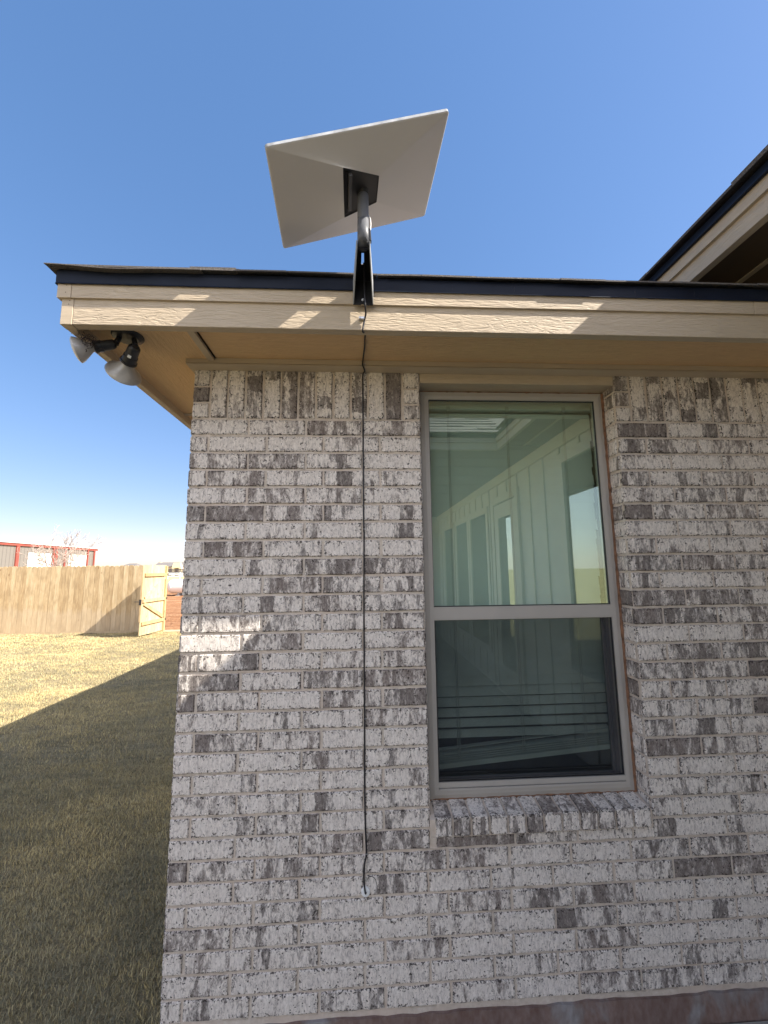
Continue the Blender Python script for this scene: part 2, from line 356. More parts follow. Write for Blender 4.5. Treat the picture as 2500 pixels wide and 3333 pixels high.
# ------------------------------------------------------------------ house: brickwork
house = thing('brick_house', 'whitewashed brick house with tan eaves, black drip edge and a cream sided wing', 'house')
ROWB = [0.]
def brick(mb, o, u, v, n, w, h, nu=8, nv=3, proud=.0062, seed=None):
    """one brick face: o lower-left corner (m), u/v unit axes, n outward; body reaches 12 mm back"""
    jit = .0019; r = rnd.random
    cu = 1.0 if r() < .62 else -9          # position of the dark kiln band
    c = (.5+(r()-.5)*.9) if cu > 0 else -9.
    col = (min(1, max(0, .47+ROWB[0]+rnd.gauss(0, .25))), c, .05+r()*.12, r())
    if r() < .04: col = (.9, .5, .6, .2+.5*r())
    us = [0, .004]+[w*k/nu for k in range(1, nu)]+[w-.004, w]
    vs = [0, .0035]+[h*k/nv for k in range(1, nv)]+[h-.0035, h]
    tilt = (r()-.5)*.0016; base_ = proud+(r()-.5)*.002
    n0 = len(mb.v); NU, NV = len(us), len(vs)
    for j, b in enumerate(vs):
        for i, a in enumerate(us):
            e = (i in (0, NU-1)) or (j in (0, NV-1)); e1 = (i in (1, NU-2)) or (j in (1, NV-2))
            d = base_+tilt*(a/w-.5)+(r()-.5)*.0009
            if e: d -= .0022+r()*.0022
            da = (r()-.5)*jit*(1.6 if i in (0, NU-1) else .5); db = (r()-.5)*jit*(1.6 if j in (0, NV-1) else .5)
            mb.v.append(o+u*(a+da)+v*(b+db)+n*d)
    for j in range(NV-1):
        for i in range(NU-1):
            k = n0+j*NU+i
            uvq = [(us[i]/w, vs[j]/h), (us[i+1]/w, vs[j]/h), (us[i+1]/w, vs[j+1]/h), (us[i]/w, vs[j+1]/h)]
            mb.face((k, k+1, k+NU+1, k+NU), uvq, col)
    ring = [j*NU for j in range(1)]
    per = [i for i in range(NU)]+[j*NU+NU-1 for j in range(1, NV)]+[(NV-1)*NU+i for i in range(NU-2, -1, -1)]+[j*NU for j in range(NV-2, 0, -1)]
    m0 = len(mb.v)
    for p in per: mb.v.append(mb.v[n0+p]-n*.014)
    L = len(per)
    for q in range(L):
        a, b = n0+per[q], n0+per[(q+1) % L]
        mb.face((a, m0+q, m0+(q+1) % L, b), [(0, 0), (0, 0), (.02, 0), (.02, 0)], col)
J = .41          # joint, inches
CH = 3.067       # course height
X, Y, Zv = Vector((1, 0, 0)), Vector((0, 1, 0)), Vector((0, 0, 1))
bw = MB()
OL, OR, OT, OB = 40.2, 77.1, 9.0, -68.4
XR = 2.8/IN      # brickwork runs to the wing
def fb(x0, z0, w, h, **k): brick(bw, W(x0, 0, z0), X, Zv, -Y, w*IN, h*IN, **k)
def run(x0, x1, joints, z0, h):
    xs = [x0]+[j for j in joints if x0+.8 < j < x1-.8]+[x1]
    for a, b in zip(xs[:-1], xs[1:]):
        l = a+(J/2 if a != x0 else .03); rr = b-(J/2 if b != x1 else .03)
        l += (rnd.random()-.5)*.10; rr += (rnd.random()-.5)*.10
        fb(l, z0+(rnd.random()-.5)*.06, rr-l, h)
for r_ in range(1, 31):
    z0 = -r_*CH+J/2; h = CH-J; odd = r_ % 2 == 1
    ROWB[0] = .20 if 9 <= r_ <= 12 else (.10 if r_ in (14, 15, 16) else (-.12 if r_ > 18 else -.04))
    offA = 9.81 if odd else 2.94
    left = [offA+10*k for k in range(12)]
    if r_ <= 22:
        run(0, OL, left, z0, h)
        rj = [86.75+10*k for k in range(4)] if odd else [82.35+10*k for k in range(4)]
        run(OR, XR, rj, z0, h)
    elif r_ == 23:
        run(0, OL, left, z0, h); run(OR, XR, [89.7, 99.7], z0, h)
        run(OL+1.0, OR, [54.0, 64.3, 73.5], -23*CH+J/2, 1.62)
    else:
        run(0, XR, left, z0, h)
ROWB[0] = .05
# soldier course
def soldiers(x0, x1, first, pitch=3.0):
    x = first
    while x+2.75 <= x1+.05:
        dz = (rnd.random()-.5)*.2
        brick(bw, W(x+(rnd.random()-.5)*.12, 0, J/2+dz+9.62), -Zv, X, -Y, 9.62*IN, (pitch-J-.02)*IN, nu=8, nv=3)
        x += pitch
for z_, h_ in ((J/2, 2.55), (J/2+2.95, 2.6), (J/2+5.9, 2.95)):
    fb(.03, z_, 2.65, h_); fb(37.35, z_, 2.75, h_); fb(OR+.05, z_, 2.65, h_)
soldiers(0, 37.0, 3.12, 3.1); soldiers(0, XR, 80.2, 3.2)
# jambs of the window opening
for r_ in range(0, 23):
    z0 = -r_*CH+J/2 if r_ else J/2
    h = CH-J
    for xx, uu in ((OR, Vector((0, -1, 0))), (OL, Vector((0, 1, 0)))):
        o = W(xx, 3.35, z0) if xx == OR else W(xx, .05, z0)
        nn = -X if xx == OR else X
        brick(bw, o, uu, Zv, nn, (3.3 if r_ % 2 else 2.75)*IN, h*IN, nu=3, nv=2, proud=.004)
for xx in (OL, OR):
    for z0 in (J/2+2.95, J/2+5.9):
        o = W(xx, 3.35, z0) if xx == OR else W(xx, .05, z0)
        brick(bw, o, Vector((0, -1, 0)) if xx == OR else Y, Zv, -X if xx == OR else X, 3.3*IN, 2.6*IN, nu=3, nv=2, proud=.004)
# side wall (faces the lawn)
for r_ in range(1, 31):
    z0 = -r_*CH+J/2; y = 0 if r_ % 2 == 0 else -7.06
    while y < 480:
        a, b = max(y, .03), min(y+9.64, 480)
        if b-a > 1: brick(bw, W(0, b, z0), -Y, Zv, -X, (b-a)*IN, (CH-J)*IN, nu=2, nv=1)
        y += 10
y = 3.1
while y < 480:
    brick(bw, W(0, y+2.62, J/2+9.62), -Zv, -Y, -X, 9.62*IN, 2.62*IN, nu=2, nv=1); y += 3
# the mortar bed behind the bricks (a slab with the opening left free)
def mortar_rect(x0, x1, z0, z1, nx=1, nz=1):
    for i in range(nx):
        for j in range(nz):
            a, b = x0+(x1-x0)*i/nx, x0+(x1-x0)*(i+1)/nx; c, d = z0+(z1-z0)*j/nz, z0+(z1-z0)*(j+1)/nz
            bw.quad(W(a, 0, c), W(b, 0, c), W(b, 0, d), W(a, 0, d), mi=1)
mortar_rect(0, OL, -30.35*CH, 10.6); mortar_rect(OR, XR, -30.35*CH, 10.6)
mortar_rect(OL, OR, -30.35*CH, -22.95*CH+2.0); mortar_rect(OL, OR, 9.05, 10.6)
bw.quad(W(OR, 3.6, -70.5), W(OR, 0, -70.5), W(OR, 0, 9.3), W(OR, 3.6, 9.3), mi=1)
bw.quad(W(OL, 0, -70.5), W(OL, 3.6, -70.5), W(OL, 3.6, 9.3), W(OL, 0, 9.3), mi=1)
bw.quad(W(0, 480, -30.35*CH), W(0, 0, -30.35*CH), W(0, 0, 10.6), W(0, 480, 10.6), mi=1)
# uneven tooled mortar: beads smeared along the bed joints
for r_ in range(0, 31):
    z = -r_*CH; x = 0
    while x < 110:
        l = 1.2+rnd.random()*4
        inside = OL-.3 < x+l and x < OR+.3 and z > -70
        if not inside and rnd.random() < .35:
            t = .10+rnd.random()*.10; d = .05+rnd.random()*.07
            bw.hexa([W(x, -.0, z-t), W(x+l, 0, z-t), W(x+l, .1, z-t), W(x, .1, z-t), W(x+.2, -d, z+t*.6), W(x+l-.2, -d, z+t*.5), W(x+l, .1, z+t), W(x, .1, z+t)], (0, 0, 0, 0), 1)
        x += l+rnd.random()*2
bw.build('brick_wall', [M['brick'], M['mortar']], house)
fd = MB()
xs = [0+i*2.2 for i in range(int(110/2.2)+1)]
for i in range(len(xs)-1):
    a, b = xs[i], xs[i+1]
    fd.hexa([W(a, -.6, -99.5), W(b, -.6, -99.5), W(b, 3, -99.5), W(a, 3, -99.5),
             W(a, -.45+.1*math.sin(a), -92.75+.12*math.sin(a*.31)+.1*math.sin(a*1.3)), W(b, -.45+.1*math.sin(b), -92.75+.12*math.sin(b*.31)+.1*math.sin(b*1.3)), W(b, 3, -92.8), W(a, 3, -92.8)])
fd.box(W(-.6, 3, -99.5), W(3, 480, -93.05))
part(fd, 'foundation', M['concrete'], house)
# rowlock sill
si = MB(); n_ = 12; p_ = (76.55-41.0)/n_
for k in range(n_):
    x0 = 41.05+k*p_; w_ = p_-.42
    o = W(x0, -1.0, -68.35)
    brick(si, o, X, Zv, -Y, w_*IN, 2.75*IN, nu=3, nv=3, proud=0)
    tv = Vector((0, 4.3*IN, .62*IN)).normalized()
    brick(si, W(x0, -1.0, -65.6), X, tv, Vector((0, -tv.z, tv.y)), w_*IN, 4.25*IN, nu=3, nv=4, proud=0)
si.hexa([W(40.2, -.4, -68.7), W(76.75, -.4, -68.7), W(76.95, 3.4, -68.7), W(40.2, 3.4, -68.7), W(40.2, -.55, -66.0), W(76.75, -.55, -66.0), W(76.95, 3.4, -65.2), W(40.2, 3.4, -65.2)], mi=1)
si.build('window_sill', [M['brick'], M['mortar']], house)

# ------------------------------------------------------------------ window
win = bpy.data.objects.new('window', None); scene.collection.objects.link(win); win.parent = house
fr = MB(); yf = 2.95
def ring(mb, x0, x1, z0, z1, t, ya, yb, taper=0):
    """rectangular picture-frame of width t, front at ya, back at yb; inner edge set back by taper"""
    o = [(x0, z0), (x1, z0), (x1, z1), (x0, z1)]; i = [(x0+t, z0+t), (x1-t, z0+t), (x1-t, z1-t), (x0+t, z1-t)]
    for k in range(4):
        a, b = o[k], o[(k+1) % 4]; c, d = i[(k+1) % 4], i[k]
        mb.hexa([W(a[0], ya, a[1]), W(b[0], ya, b[1]), W(c[0], ya+taper, c[1]), W(d[0], ya+taper, d[1]),
                 W(a[0], yb, a[1]), W(b[0], yb, b[1]), W(c[0], yb, c[1]), W(d[0], yb, d[1])])
FX0, FX1, FZ0, FZ1 = 40.75, 76.55, -65.1, 6.95
ring(fr, FX0, FX1, FZ0, FZ1, .85, yf+.35, yf+1.6, -.25)
ring(fr, FX0+.85, FX1-.85, FZ0+.85, FZ1-.85, .78, yf, yf+1.5, 0)
part(fr, 'frame', M['frame'], win)
mr = MB(); mr.box(W(FX0+1.6, yf-.02, -35.64), W(FX1-1.6, yf+1.0, -33.43)); mr.box(W(FX0+1.6, yf+.25, -35.75), W(FX1-1.6, yf+.9, -35.6))
part(mr, 'meeting_rail', M['frame'], win)
br = MB(); br.box(W(FX0+1.65, yf+.02, -63.15), W(FX1-1.65, yf+1.0, -62.35)); br.box(W(FX0+1.65, yf-.2, -63.62), W(FX1-1.65, yf+1.0, -63.25))
part(br, 'bottom_rail', M['frame'], win)
gk = MB(); ring(gk, FX0+1.62, FX1-1.62, -33.4, FZ1-1.62, .13, yf+.30, yf+.6); ring(gk, FX0+1.62, FX1-1.62, -62.4, -35.64, .16, yf+.28, yf+.6)
part(gk, 'gasket', M['frame_dark'], win)
sh = MB(); sh.box(W(FX0+1.3, yf+1.6, -62.6), W(FX0+2.1, yf+2.4, -35.6)); sh.box(W(FX1-2.2, yf+1.4, -64.6), W(FX1+.3, yf+2.4, -35.6)); sh.box(W(FX1-2.6, yf+1.9, -64.6), W(FX1-2.2, yf+2.4, -35.6)); sh.box(W(FX0+2.1, yf+1.4, -64.6), W(FX1-2.2, yf+2.3, -62.9)); sh.box(W(FX0+2.1, yf+1.8, -62.9), W(FX1-2.6, yf+2.3, -62.4))
part(sh, 'lower_sash', M['sash'], win)
gu = MB(); gu.quad(W(FX0+1.6, yf+.5, -33.5), W(FX1-1.6, yf+.5, -33.5), W(FX1-1.6, yf+.5, FZ1-1.6), W(FX0+1.6, yf+.5, FZ1-1.6))
part(gu, 'upper_pane', M['glass'], win)
gl = MB(); gl.quad(W(FX0+1.5, yf+2.1, -63), W(FX1-2.4, yf+2.1, -63), W(FX1-2.4, yf+2.1, -35.0), W(FX0+1.5, yf+2.1, -35.0))
part(gl, 'lower_pane', M['glass_low'], win)
sc = MB(); sc.quad(W(FX0+1.7, yf+.42, -62.4), W(FX1-1.7, yf+.42, -62.4), W(FX1-1.7, yf+.42, -35.7), W(FX0+1.7, yf+.42, -35.7))
part(sc, 'insect_screen', M['screen'], win)
ck = MB()
rr = random.Random(3)
def wob(a, b, n, r0):   # ragged bead of sealant
    pts = [Vector(a).lerp(Vector(b), i/n)+Vector(((rr.random()-.5)*.002, (rr.random()-.5)*.002, (rr.random()-.5)*.002)) for i in range(n+1)]
    ck.tube(pts, r0, 6, rs=[r0*(.7+rr.random()*.7) for _ in pts])
wob(W(FX0-.1, yf+.45, FZ0-.02), W(FX1+.1, yf+.45, FZ0-.02), 60, .0065)
wob(W(FX1+.22, yf+.45, FZ0), W(FX1+.22, yf+.45, FZ1), 80, .0075)
wob(W(FX0-.25, yf+.5, FZ0), W(FX0-.25, yf+.5, FZ1), 80, .0065)
wob(W(FX0, yf+.5, FZ1+.08), W(FX1, yf+.5, FZ1+.08), 60, .004)
part(ck, 'sealant_bead', M['caulk'], win)
hb = MB(); hb.box(W(OL+.15, -.12, 7.15), W(OR-.1, yf+1.5, 9.08))
part(hb, 'header_board', M['board_x'], win, bevel=.002)
# room behind
rm = MB()
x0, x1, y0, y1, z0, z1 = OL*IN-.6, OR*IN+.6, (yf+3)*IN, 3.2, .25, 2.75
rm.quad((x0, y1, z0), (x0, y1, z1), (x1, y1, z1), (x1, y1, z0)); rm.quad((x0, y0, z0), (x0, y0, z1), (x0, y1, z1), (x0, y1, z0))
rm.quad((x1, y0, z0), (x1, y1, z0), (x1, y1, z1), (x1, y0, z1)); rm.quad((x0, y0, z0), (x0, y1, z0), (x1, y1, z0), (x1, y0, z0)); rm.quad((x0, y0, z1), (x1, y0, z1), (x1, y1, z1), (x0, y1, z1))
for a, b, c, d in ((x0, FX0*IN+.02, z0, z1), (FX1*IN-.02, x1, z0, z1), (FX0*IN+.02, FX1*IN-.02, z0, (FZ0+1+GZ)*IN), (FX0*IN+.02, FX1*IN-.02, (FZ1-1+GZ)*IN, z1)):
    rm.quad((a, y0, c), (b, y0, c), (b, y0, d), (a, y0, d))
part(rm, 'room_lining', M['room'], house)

# ------------------------------------------------------------------ blind (hangs inside)
blind = thing('window_blind', 'pale slatted blind behind the window glass, its bottom rail hanging crooked', 'blind', W(58.6, yf+4, -60))
BX0, BX1 = 41.6, 76.1; yb = yf+4.2
sl_ = MB(); z = 3.2; k = 0
tops = []
while z > -57.6:
    x1 = BX1+.10*math.sin(k*1.7)+(.25 if k % 5 == 2 else 0)-.035*k
    gap = 0 if z > -43 else min(.42, (-43-z)*.036)
    a = 1.08-gap; q = .07+gap*.6
    sl_.hexa([W(BX0, yb-q, z-a*.92), W(x1, yb-q, z-a*.92), W(x1, yb-q+.09, z-a*.92), W(BX0, yb-q+.09, z-a*.92), W(BX0, yb+q, z+a*.92), W(x1, yb+q, z+a*.92), W(x1, yb+q+.09, z+a*.92), W(BX0, yb+q+.09, z+a*.92)])
    z -= 1.80; k += 1
zl, zr = -59.6, -57.0     # last slats and the bottom rail tilt up to the right
for i in range(4):
    e = .36*i
    sl_.hexa([W(BX0, yb-.9, zl-e), W(BX1, yb-.9, zr-e), W(BX1, yb+.9, zr-e), W(BX0, yb+.9, zl-e), W(BX0, yb-.9, zl-e+.1), W(BX1, yb-.9, zr-e+.1), W(BX1, yb+.9, zr-e+.1), W(BX0, yb+.9, zl-e+.1)])
sl_.hexa([W(BX0, yb-.5, -59.0), W(BX1, yb-.5, -56.0), W(BX1, yb+.6, -56.0), W(BX0, yb+.6, -59.0), W(BX0, yb-.5, -58.9), W(BX1, yb-.5, -55.9), W(BX1, yb+.6, -55.9), W(BX0, yb+.6, -58.9)])
part(sl_, 'slats', M['blind'], blind)
rb = MB(); rb.hexa([W(BX0, yb-1, zl-2.2), W(BX1, yb-1, zr-2.2), W(BX1, yb+1, zr-2.2), W(BX0, yb+1, zl-2.2), W(BX0, yb-1, zl-1.4), W(BX1, yb-1, zr-1.4), W(BX1, yb+1, zr-1.4), W(BX0, yb+1, zl-1.4)])
part(rb, 'bottom_rail', M['blind'], blind)
hr = MB(); hr.box(W(BX0-.3, yb-1.2, 4.6), W(BX1+.3, yb+1.2, 6.6)); part(hr, 'head_rail', M['blind'], blind)
vl = MB(); vl.box(W(BX0-.4, yb-1.7, 5.2), W(BX1+.4, yb-1.55, 6.9)); part(vl, 'valance', M['blind'], blind)
for xx in (46.8, 58.6, 70.2):
    c_ = MB()
    zb = zl+(zr-zl)*(xx-BX0)/(BX1-BX0)
    for dx in (-.14, .12): c_.tube([W(xx+dx, yb-.95, 5), W(xx+dx, yb-.75, -20), W(xx+dx*1.4, yb-.9, zb-1)], .0017, 5)
    c_.box(W(xx-.35, yb-1.3, 4.2), W(xx+.35, yb-1.1, 5.2))
    part(c_, 'ladder_cord', M['cord'], blind)

# ------------------------------------------------------------------ eaves of the low roof
FRX = XR
YL, YU, YD = -14.4, -14.75, -14.93
# front boards and corner blocks
lb = MB(); lb.box(W(-11.55, YL, 8.55), W(FRX, YL+1.4, 12.6)); part(lb, 'fascia_board', M['board_x'], house, bevel=.002)
ub = MB(); ub.box(W(-11.8, YU, 12.42), W(91.3, YU+.9, 16.0)); ub.box(W(91.36, YU-.03, 12.40), W(FRX, YU+.9, 16.0)); part(ub, 'fascia_trim', M['board_x'], house, bevel=.0015)
cb = MB(); cb.box(W(-13.2, YL-.04, 8.5), W(-11.58, YL+1.4, 12.5)); cb.box(W(-13.75, YU-.04, 12.4), W(-11.83, YU+.9, 16.0)); part(cb, 'corner_block', M['board_smooth'], house, bevel=.0015)
for (x, z) in ((-12.5, 14.3), (-12.55, 13.2), (-12.1, 12.15), (-12.2, 11.6)): nl = MB(); nl.lathe(W(x, (YU if z > 12.4 else YL)-.06, z), (0, -1, 0), [(0, .0016), (.0006, .0014)], 8); part(nl, 'nail_head', M['twig'], house)
# boards along the side eave
sb = MB(); sb.box(W(-13.2, YL+1.4, 8.55), W(-11.9, 492, 12.6)); sb.box(W(-13.75, YU+.9, 12.42), W(-12.9, 492, 16.0)); part(sb, 'side_fascia', M['board_y'], house, bevel=.002)
# soffit panels (corner panel sits a shade lower)
SZ = 10.15
sf = MB(); sf.box(W(4.35, YL+1.3, SZ+.18), W(FRX, -1.0, SZ+.7)); part(sf, 'soffit_panel', M['soffit_m'], house)
sc_ = MB(); sc_.box(W(-12.0, YL+1.3, SZ), W(3.2, -1.0, SZ+.6)); sc_.box(W(-12.0, -1.0, SZ), W(-.02, 24.2, SZ+.6)); part(sc_, 'corner_soffit_panel', board_material('painted_corner_soffit', 1, (.74, .505, .275), 1.0), house)
s2 = MB(); s2.box(W(-12.0, 24.35, SZ+.1), W(-.02, 490, SZ+.7)); part(s2, 'side_soffit_panel', M['soffit_m'], house)
st = MB(); st.box(W(2.95, YL+1.3, SZ-.32), W(4.02, -1.9, SZ+.2)); part(st, 'soffit_batten', M['board_smooth'], house, bevel=.001)
st = MB(); st.box(W(-12, 23.6, SZ-.3), W(-.5, 24.7, SZ+.1)); part(st, 'soffit_batten', M['board_smooth'], house, bevel=.001)
fz = MB(); fz.box(W(-.87, -2.05, 9.42), W(FRX, -.1, SZ+.2)); fz.box(W(-.8, -1.7, 9.2), W(FRX, -.1, 9.43)); part(fz, 'frieze_board', M['board_smooth'], house, bevel=.0015)
fz2 = MB(); fz2.hexa([W(-.8, -2.1, 9.16), W(FRX, -2.1, 9.16), W(FRX, -.1, 8.92), W(-.05, -.1, 8.92), W(-.8, -2.12, 9.26), W(FRX, -2.12, 9.26), W(FRX, 0, 9.26), W(-.05, 0, 9.26)])
fz2.box(W(-.75, -.2, 9.2), W(-.05, 490, SZ+.05))
part(fz2, 'frieze_moulding', M['board_smooth'], house)
# drip edge (thin folded metal, kicked out at the foot) with lapped lengths
de = MB(); rr = random.Random(11)
def drip(p0, p1, out, zt=16.5, zb=14.45):
    """p0,p1 plan points in inches, out = outward unit vector in plan"""
    p0, p1, out = Vector((*p0, 0)), Vector((*p1, 0)), Vector((*out, 0)); n = max(1, int((p1-p0).length/9)); 
    for i in range(n):
        a, b = p0.lerp(p1, i/n), p0.lerp(p1, (i+1)/n); e = .03*math.sin(i*2.1)
        def q(p, d, z): return W(p.x+out.x*d, p.y+out.y*d, z)
        prof = [(-.35, zt+.06), (.02+e, zt), (0, zb+.22), (.09, zb), (.06, zb-.02), (-.05, zb+.2), (-.15, zb+.25)]
        for k in range(len(prof)-1):
            de.quad(q(a, prof[k][0], prof[k][1]), q(a, prof[k+1][0], prof[k+1][1]), q(b, prof[k+1][0], prof[k+1][1]), q(b, prof[k][0], prof[k][1]))
        de.quad(q(a, -.35, zt+.06), q(b, -.35, zt+.06), q(b, -3, zt+.1), q(a, -3, zt+.1))
drip((-13.95, YD), (FRX, YD), (0, -1)); drip((-13.25, YD), (12, YD-.03), (0, -1), 15.9, 14.42); drip((-13.95, 490), (-13.95, YD), (-1, 0))
part(de, 'drip_edge', M['drip'], house)
# hip roof deck + shingle courses
PIT = .42
def zr_(d): return 16.62+PIT*d      # roof top height at a distance d in from the eave (inches)
rf = MB()
ex, ey = -14.5, -15.5
def sh_row(mb, axis, i0, i1, d0, seed, lenx):
    """a course of separate tabs; d0 = distance up the slope, thickness and edge vary per tab"""
    r = random.Random(seed); x = i0+(seed % 3)*4
    x = i0
    while x < i1:
        l = 6+r.random()*8; th = .14+r.random()*.14; dd = r.random()*.35; cl = (r.random(), 0, 0, 0)
        a, b = x, min(x+l-.04, i1)
        lo = d0-dd; hi = d0+7.5
        i_c = ex if axis == 0 else ey
        ha, hb_ = zr_(min(hi, max(lo, a-i_c))), zr_(min(hi, max(lo, b-i_c)))
        za = zr_(lo)+.18
        w0 = .035*math.sin(a*.35)+.03*r.random(); w1 = .035*math.sin(b*.35)+.03*r.random()
        if axis == 0: f = lambda u, d, zz: W(u, ey+d, zz)
        else: f = lambda u, d, zz: W(ex+d, u, zz)
        mb.hexa([f(a, lo, za-.14+w0), f(b, lo, za-.14+w1), f(b, hi, hb_-.1), f(a, hi, ha-.1), f(a, lo, za+th-.1+w0), f(b, lo, za+th-.1+w1), f(b, hi, hb_+.08), f(a, hi, ha+.08)], cl)
        x += l
for j in range(9):
    sh_row(rf, 0, ex+j*5.5+(3 if j else 0), FRX, j*5.5-.1, 20+j, 0)
for j in range(9):
    sh_row(rf, 1, ey+j*5.5+(3 if j else 0), 492, j*5.5-.1, 50+j, 0)
# curled starter shingle at the very corner
def curl(t): return .30*math.exp(-((t-0)/6)**2)-.22*math.exp(-((t-9)/5)**2)
for i in range(24):
    a, b = -15.0+i*.9, -15.0+(i+1)*.9
    za, zb_ = 16.42+curl(a+15), 16.42+curl(b+15)
    rf.hexa([W(a, ey-.55, za-.06), W(b, ey-.55, zb_-.06), W(b, ey+3, zb_+.4), W(a, ey+3, za+.4), W(a, ey-.55, za+.06), W(b, ey-.55, zb_+.06), W(b, ey+3, zb_+.6), W(a, ey+3, za+.6)], (.5, 0, 0, 0))
rf.box(W(5, ey-.3, 16.78), W(11.5, ey+3, 17.02), (.8, 0, 0, 0))
# main planes of the hip
D = 250
rf.poly([W(ex+40, ey+40, zr_(40)), W(FRX, ey+40, zr_(40)), W(FRX, ey+D, zr_(D)), W(ex+D, ey+D, zr_(D))][:3]+[W(max(ex+D, ex+D), ey+D, zr_(D))], (.5, 0, 0, 0))
rf.poly([W(ex+40, ey+40, zr_(40)), W(ex+D, ey+D, zr_(D)), W(ex+D, 492, zr_(D)), W(ex+40, 492, zr_(40))], (.5, 0, 0, 0))
rf.poly([W(ex+D, ey+D, zr_(D)), W(FRX, ey+D, zr_(D)), W(FRX, 492, zr_(D)), W(ex+D, 492, zr_(D))], (.5, 0, 0, 0))
rf.poly([W(ex+.8, ey+.6, 16.6), W(FRX, ey+.6, 16.6), W(FRX, ey+40, 16.6+PIT*40), W(ex+40, ey+40, 16.6+PIT*40)], (.5, 0, 0, 0))
part(rf, 'shingle_roof', M['shingle'], house)
bk = MB(); bk.box(W(0, 480, -98.5), W(XR, 484, 12)); part(bk, 'rear_wall', M['siding'], house)

# ------------------------------------------------------------------ wing with the taller eave, and the covered patio behind the camera
XW = 2.8; SOF = 3.2
wg = MB()
wg.box((XW, -9.0, 0), (XW+.15, 12.4, SOF+.3)); wg.box((XW+.15, -9, 0), (10, -8.85, 3.3)); wg.box((XW+.15, 12.25, 0), (10, 12.4, 3.3)); wg.box((9.85, -8.8, 0), (10, 12.2, 3.3))
part(wg, 'siding_wall', M['siding'], house)
bt = MB(); k = 0
ops = [(-1.95, -.55, .85, 2.86), (-4.16, -3.27, .1, 2.76), (-5.52, -4.56, .6, 2.70), (-6.66, -5.76, .6, 2.70), (-7.9, -7.0, .6, 2.70)]
y = -.08
while y > -8.9:
    inside = [o for o in ops if o[0]-.12 < y < o[1]+.12]
    if inside:
        bt.box((XW-.018, y-.022, inside[0][3]+.12), (XW-.001, y+.022, SOF-.16))
        if inside[0][2] > .3: bt.box((XW-.018, y-.022, .1), (XW-.001, y+.022, inside[0][2]-.1))
    else: bt.box((XW-.018, y-.022, .1), (XW-.001, y+.022, SOF-.16))
    y -= .395
part(bt, 'siding_batten', M['siding_trim'], house)
wf = MB(); wf.box((XW-.03, -8.9, SOF-.16), (XW-.002, -.05, SOF-.002)); part(wf, 'wing_frieze', M['siding_trim'], house)
for i, (a, b, c, d) in enumerate(ops):
    isdoor = i == 1
    w_ = bpy.data.objects.new('door' if isdoor else 'wing_window', None); scene.collection.objects.link(w_); w_.parent = house
    t = MB()
    for q in (((XW-.04, a-.1, c-.1), (XW-.004, a, d+.1)), ((XW-.04, b, c-.1), (XW-.004, b+.1, d+.1)), ((XW-.04, a, d), (XW-.004, b, d+.1)), ((XW-.04, a, c-.1), (XW-.004, b, c))): t.box(*q)
    part(t, 'casing', M['siding_trim'], w_)
    p = MB()
    if isdoor:
        p.box((XW-.03, a+.02, c), (XW-.006, a+.18, d-.02)); p.box((XW-.03, b-.18, c), (XW-.006, b-.02, d-.02)); p.box((XW-.03, a+.18, d-.22), (XW-.006, b-.18, d-.02)); p.box((XW-.03, a+.18, c), (XW-.006, b-.18, c+.35))
        part(p, 'door_leaf', M['siding_trim'], w_)
        k_ = MB(); k_.tube([(XW-.04, a+.1, 1.05), (XW-.09, a+.1, 1.05), (XW-.09, a+.22, 1.05)], .01, 8); part(k_, 'door_handle', M['black_metal'], w_)
    gp = MB(); gp.box((XW-.014, a, c), (XW-.005, b, d)); part(gp, 'pane', M['glass_wing'], w_)
# eave of the wing: fascia, trim, drip edge, shingles, soffit
XF = 2.26; YP = -2.38; PXL = .95
ev = MB()
ev.box((XF, YP, 3.118), (XF+.035, 12.6, 3.205)); ev.box((PXL, YP, 3.118), (XF, YP-.035, 3.205)); ev.box((PXL, -8.9, 3.118), (PXL+.035, YP-.035, 3.205))
part(ev, 'wing_fascia', M['board_y'], house)
e2 = MB(); e2.box((XF-.016, YP+.016, 3.195), (XF+.01, 12.6, 3.285)); e2.box((PXL-.02, YP+.016, 3.195), (XF-.016, YP-.01, 3.285)); part(e2, 'wing_fascia_trim', M['board_y'], house)
e3 = MB(); e3.box((XF-.028, YP+.028, 3.25), (XF-.018, 12.6, 3.287)); e3.box((XF-.034, YP+.034, 3.246), (XF-.02, 12.6, 3.256)); e3.box((PXL-.04, YP+.028, 3.25), (XF-.018, YP+.018, 3.29)); part(e3, 'wing_drip_edge', M['drip'], house)
e4 = MB(); e4.box((XF+.035, YP, SOF-.03), (XW, 12.6, SOF)); e4.box((PXL+.035, -8.9, SOF-.03), (XW, YP-.035, SOF)); part(e4, 'wing_soffit', simple('soffit_painted_shade', (.13, .085, .05), .6, .06, 6), house)  # deep shade under this eave is put into the soffit colour
e5 = MB(); e5.box((2.55, YP, SOF-.037), (2.575, 12.6, SOF-.03)); part(e5, 'wing_soffit_batten', M['board_smooth'], house)
wr = MB(); rr = random.Random(5)
def slope_rows(o, along, up, width, rows, mb=wr):
    """shingle courses: o start, along unit vec, up = slope vector per course"""
    nrm = along.cross(up).normalized()
    if nrm.z < 0: nrm = -nrm
    for j in range(rows):
        x = -rr.random()*.2
        while x < width:
            l = .15+rr.random()*.2; a = max(0, x); b = min(x+l-.002, width)
            if b > a:
                th = .004+rr.random()*.009; p = o+up*j; e = up*1.06; cl = (rr.random(), 0, 0, 0)
                q = [p+along*a, p+along*b, p+along*b+e, p+along*a+e]
                mb.hexa([q[0], q[1], q[2]-nrm*.003, q[3]-nrm*.003, q[0]+nrm*(th+.004), q[1]+nrm*(th+.004), q[2]+nrm*.004, q[3]+nrm*.004], cl)
            x += l
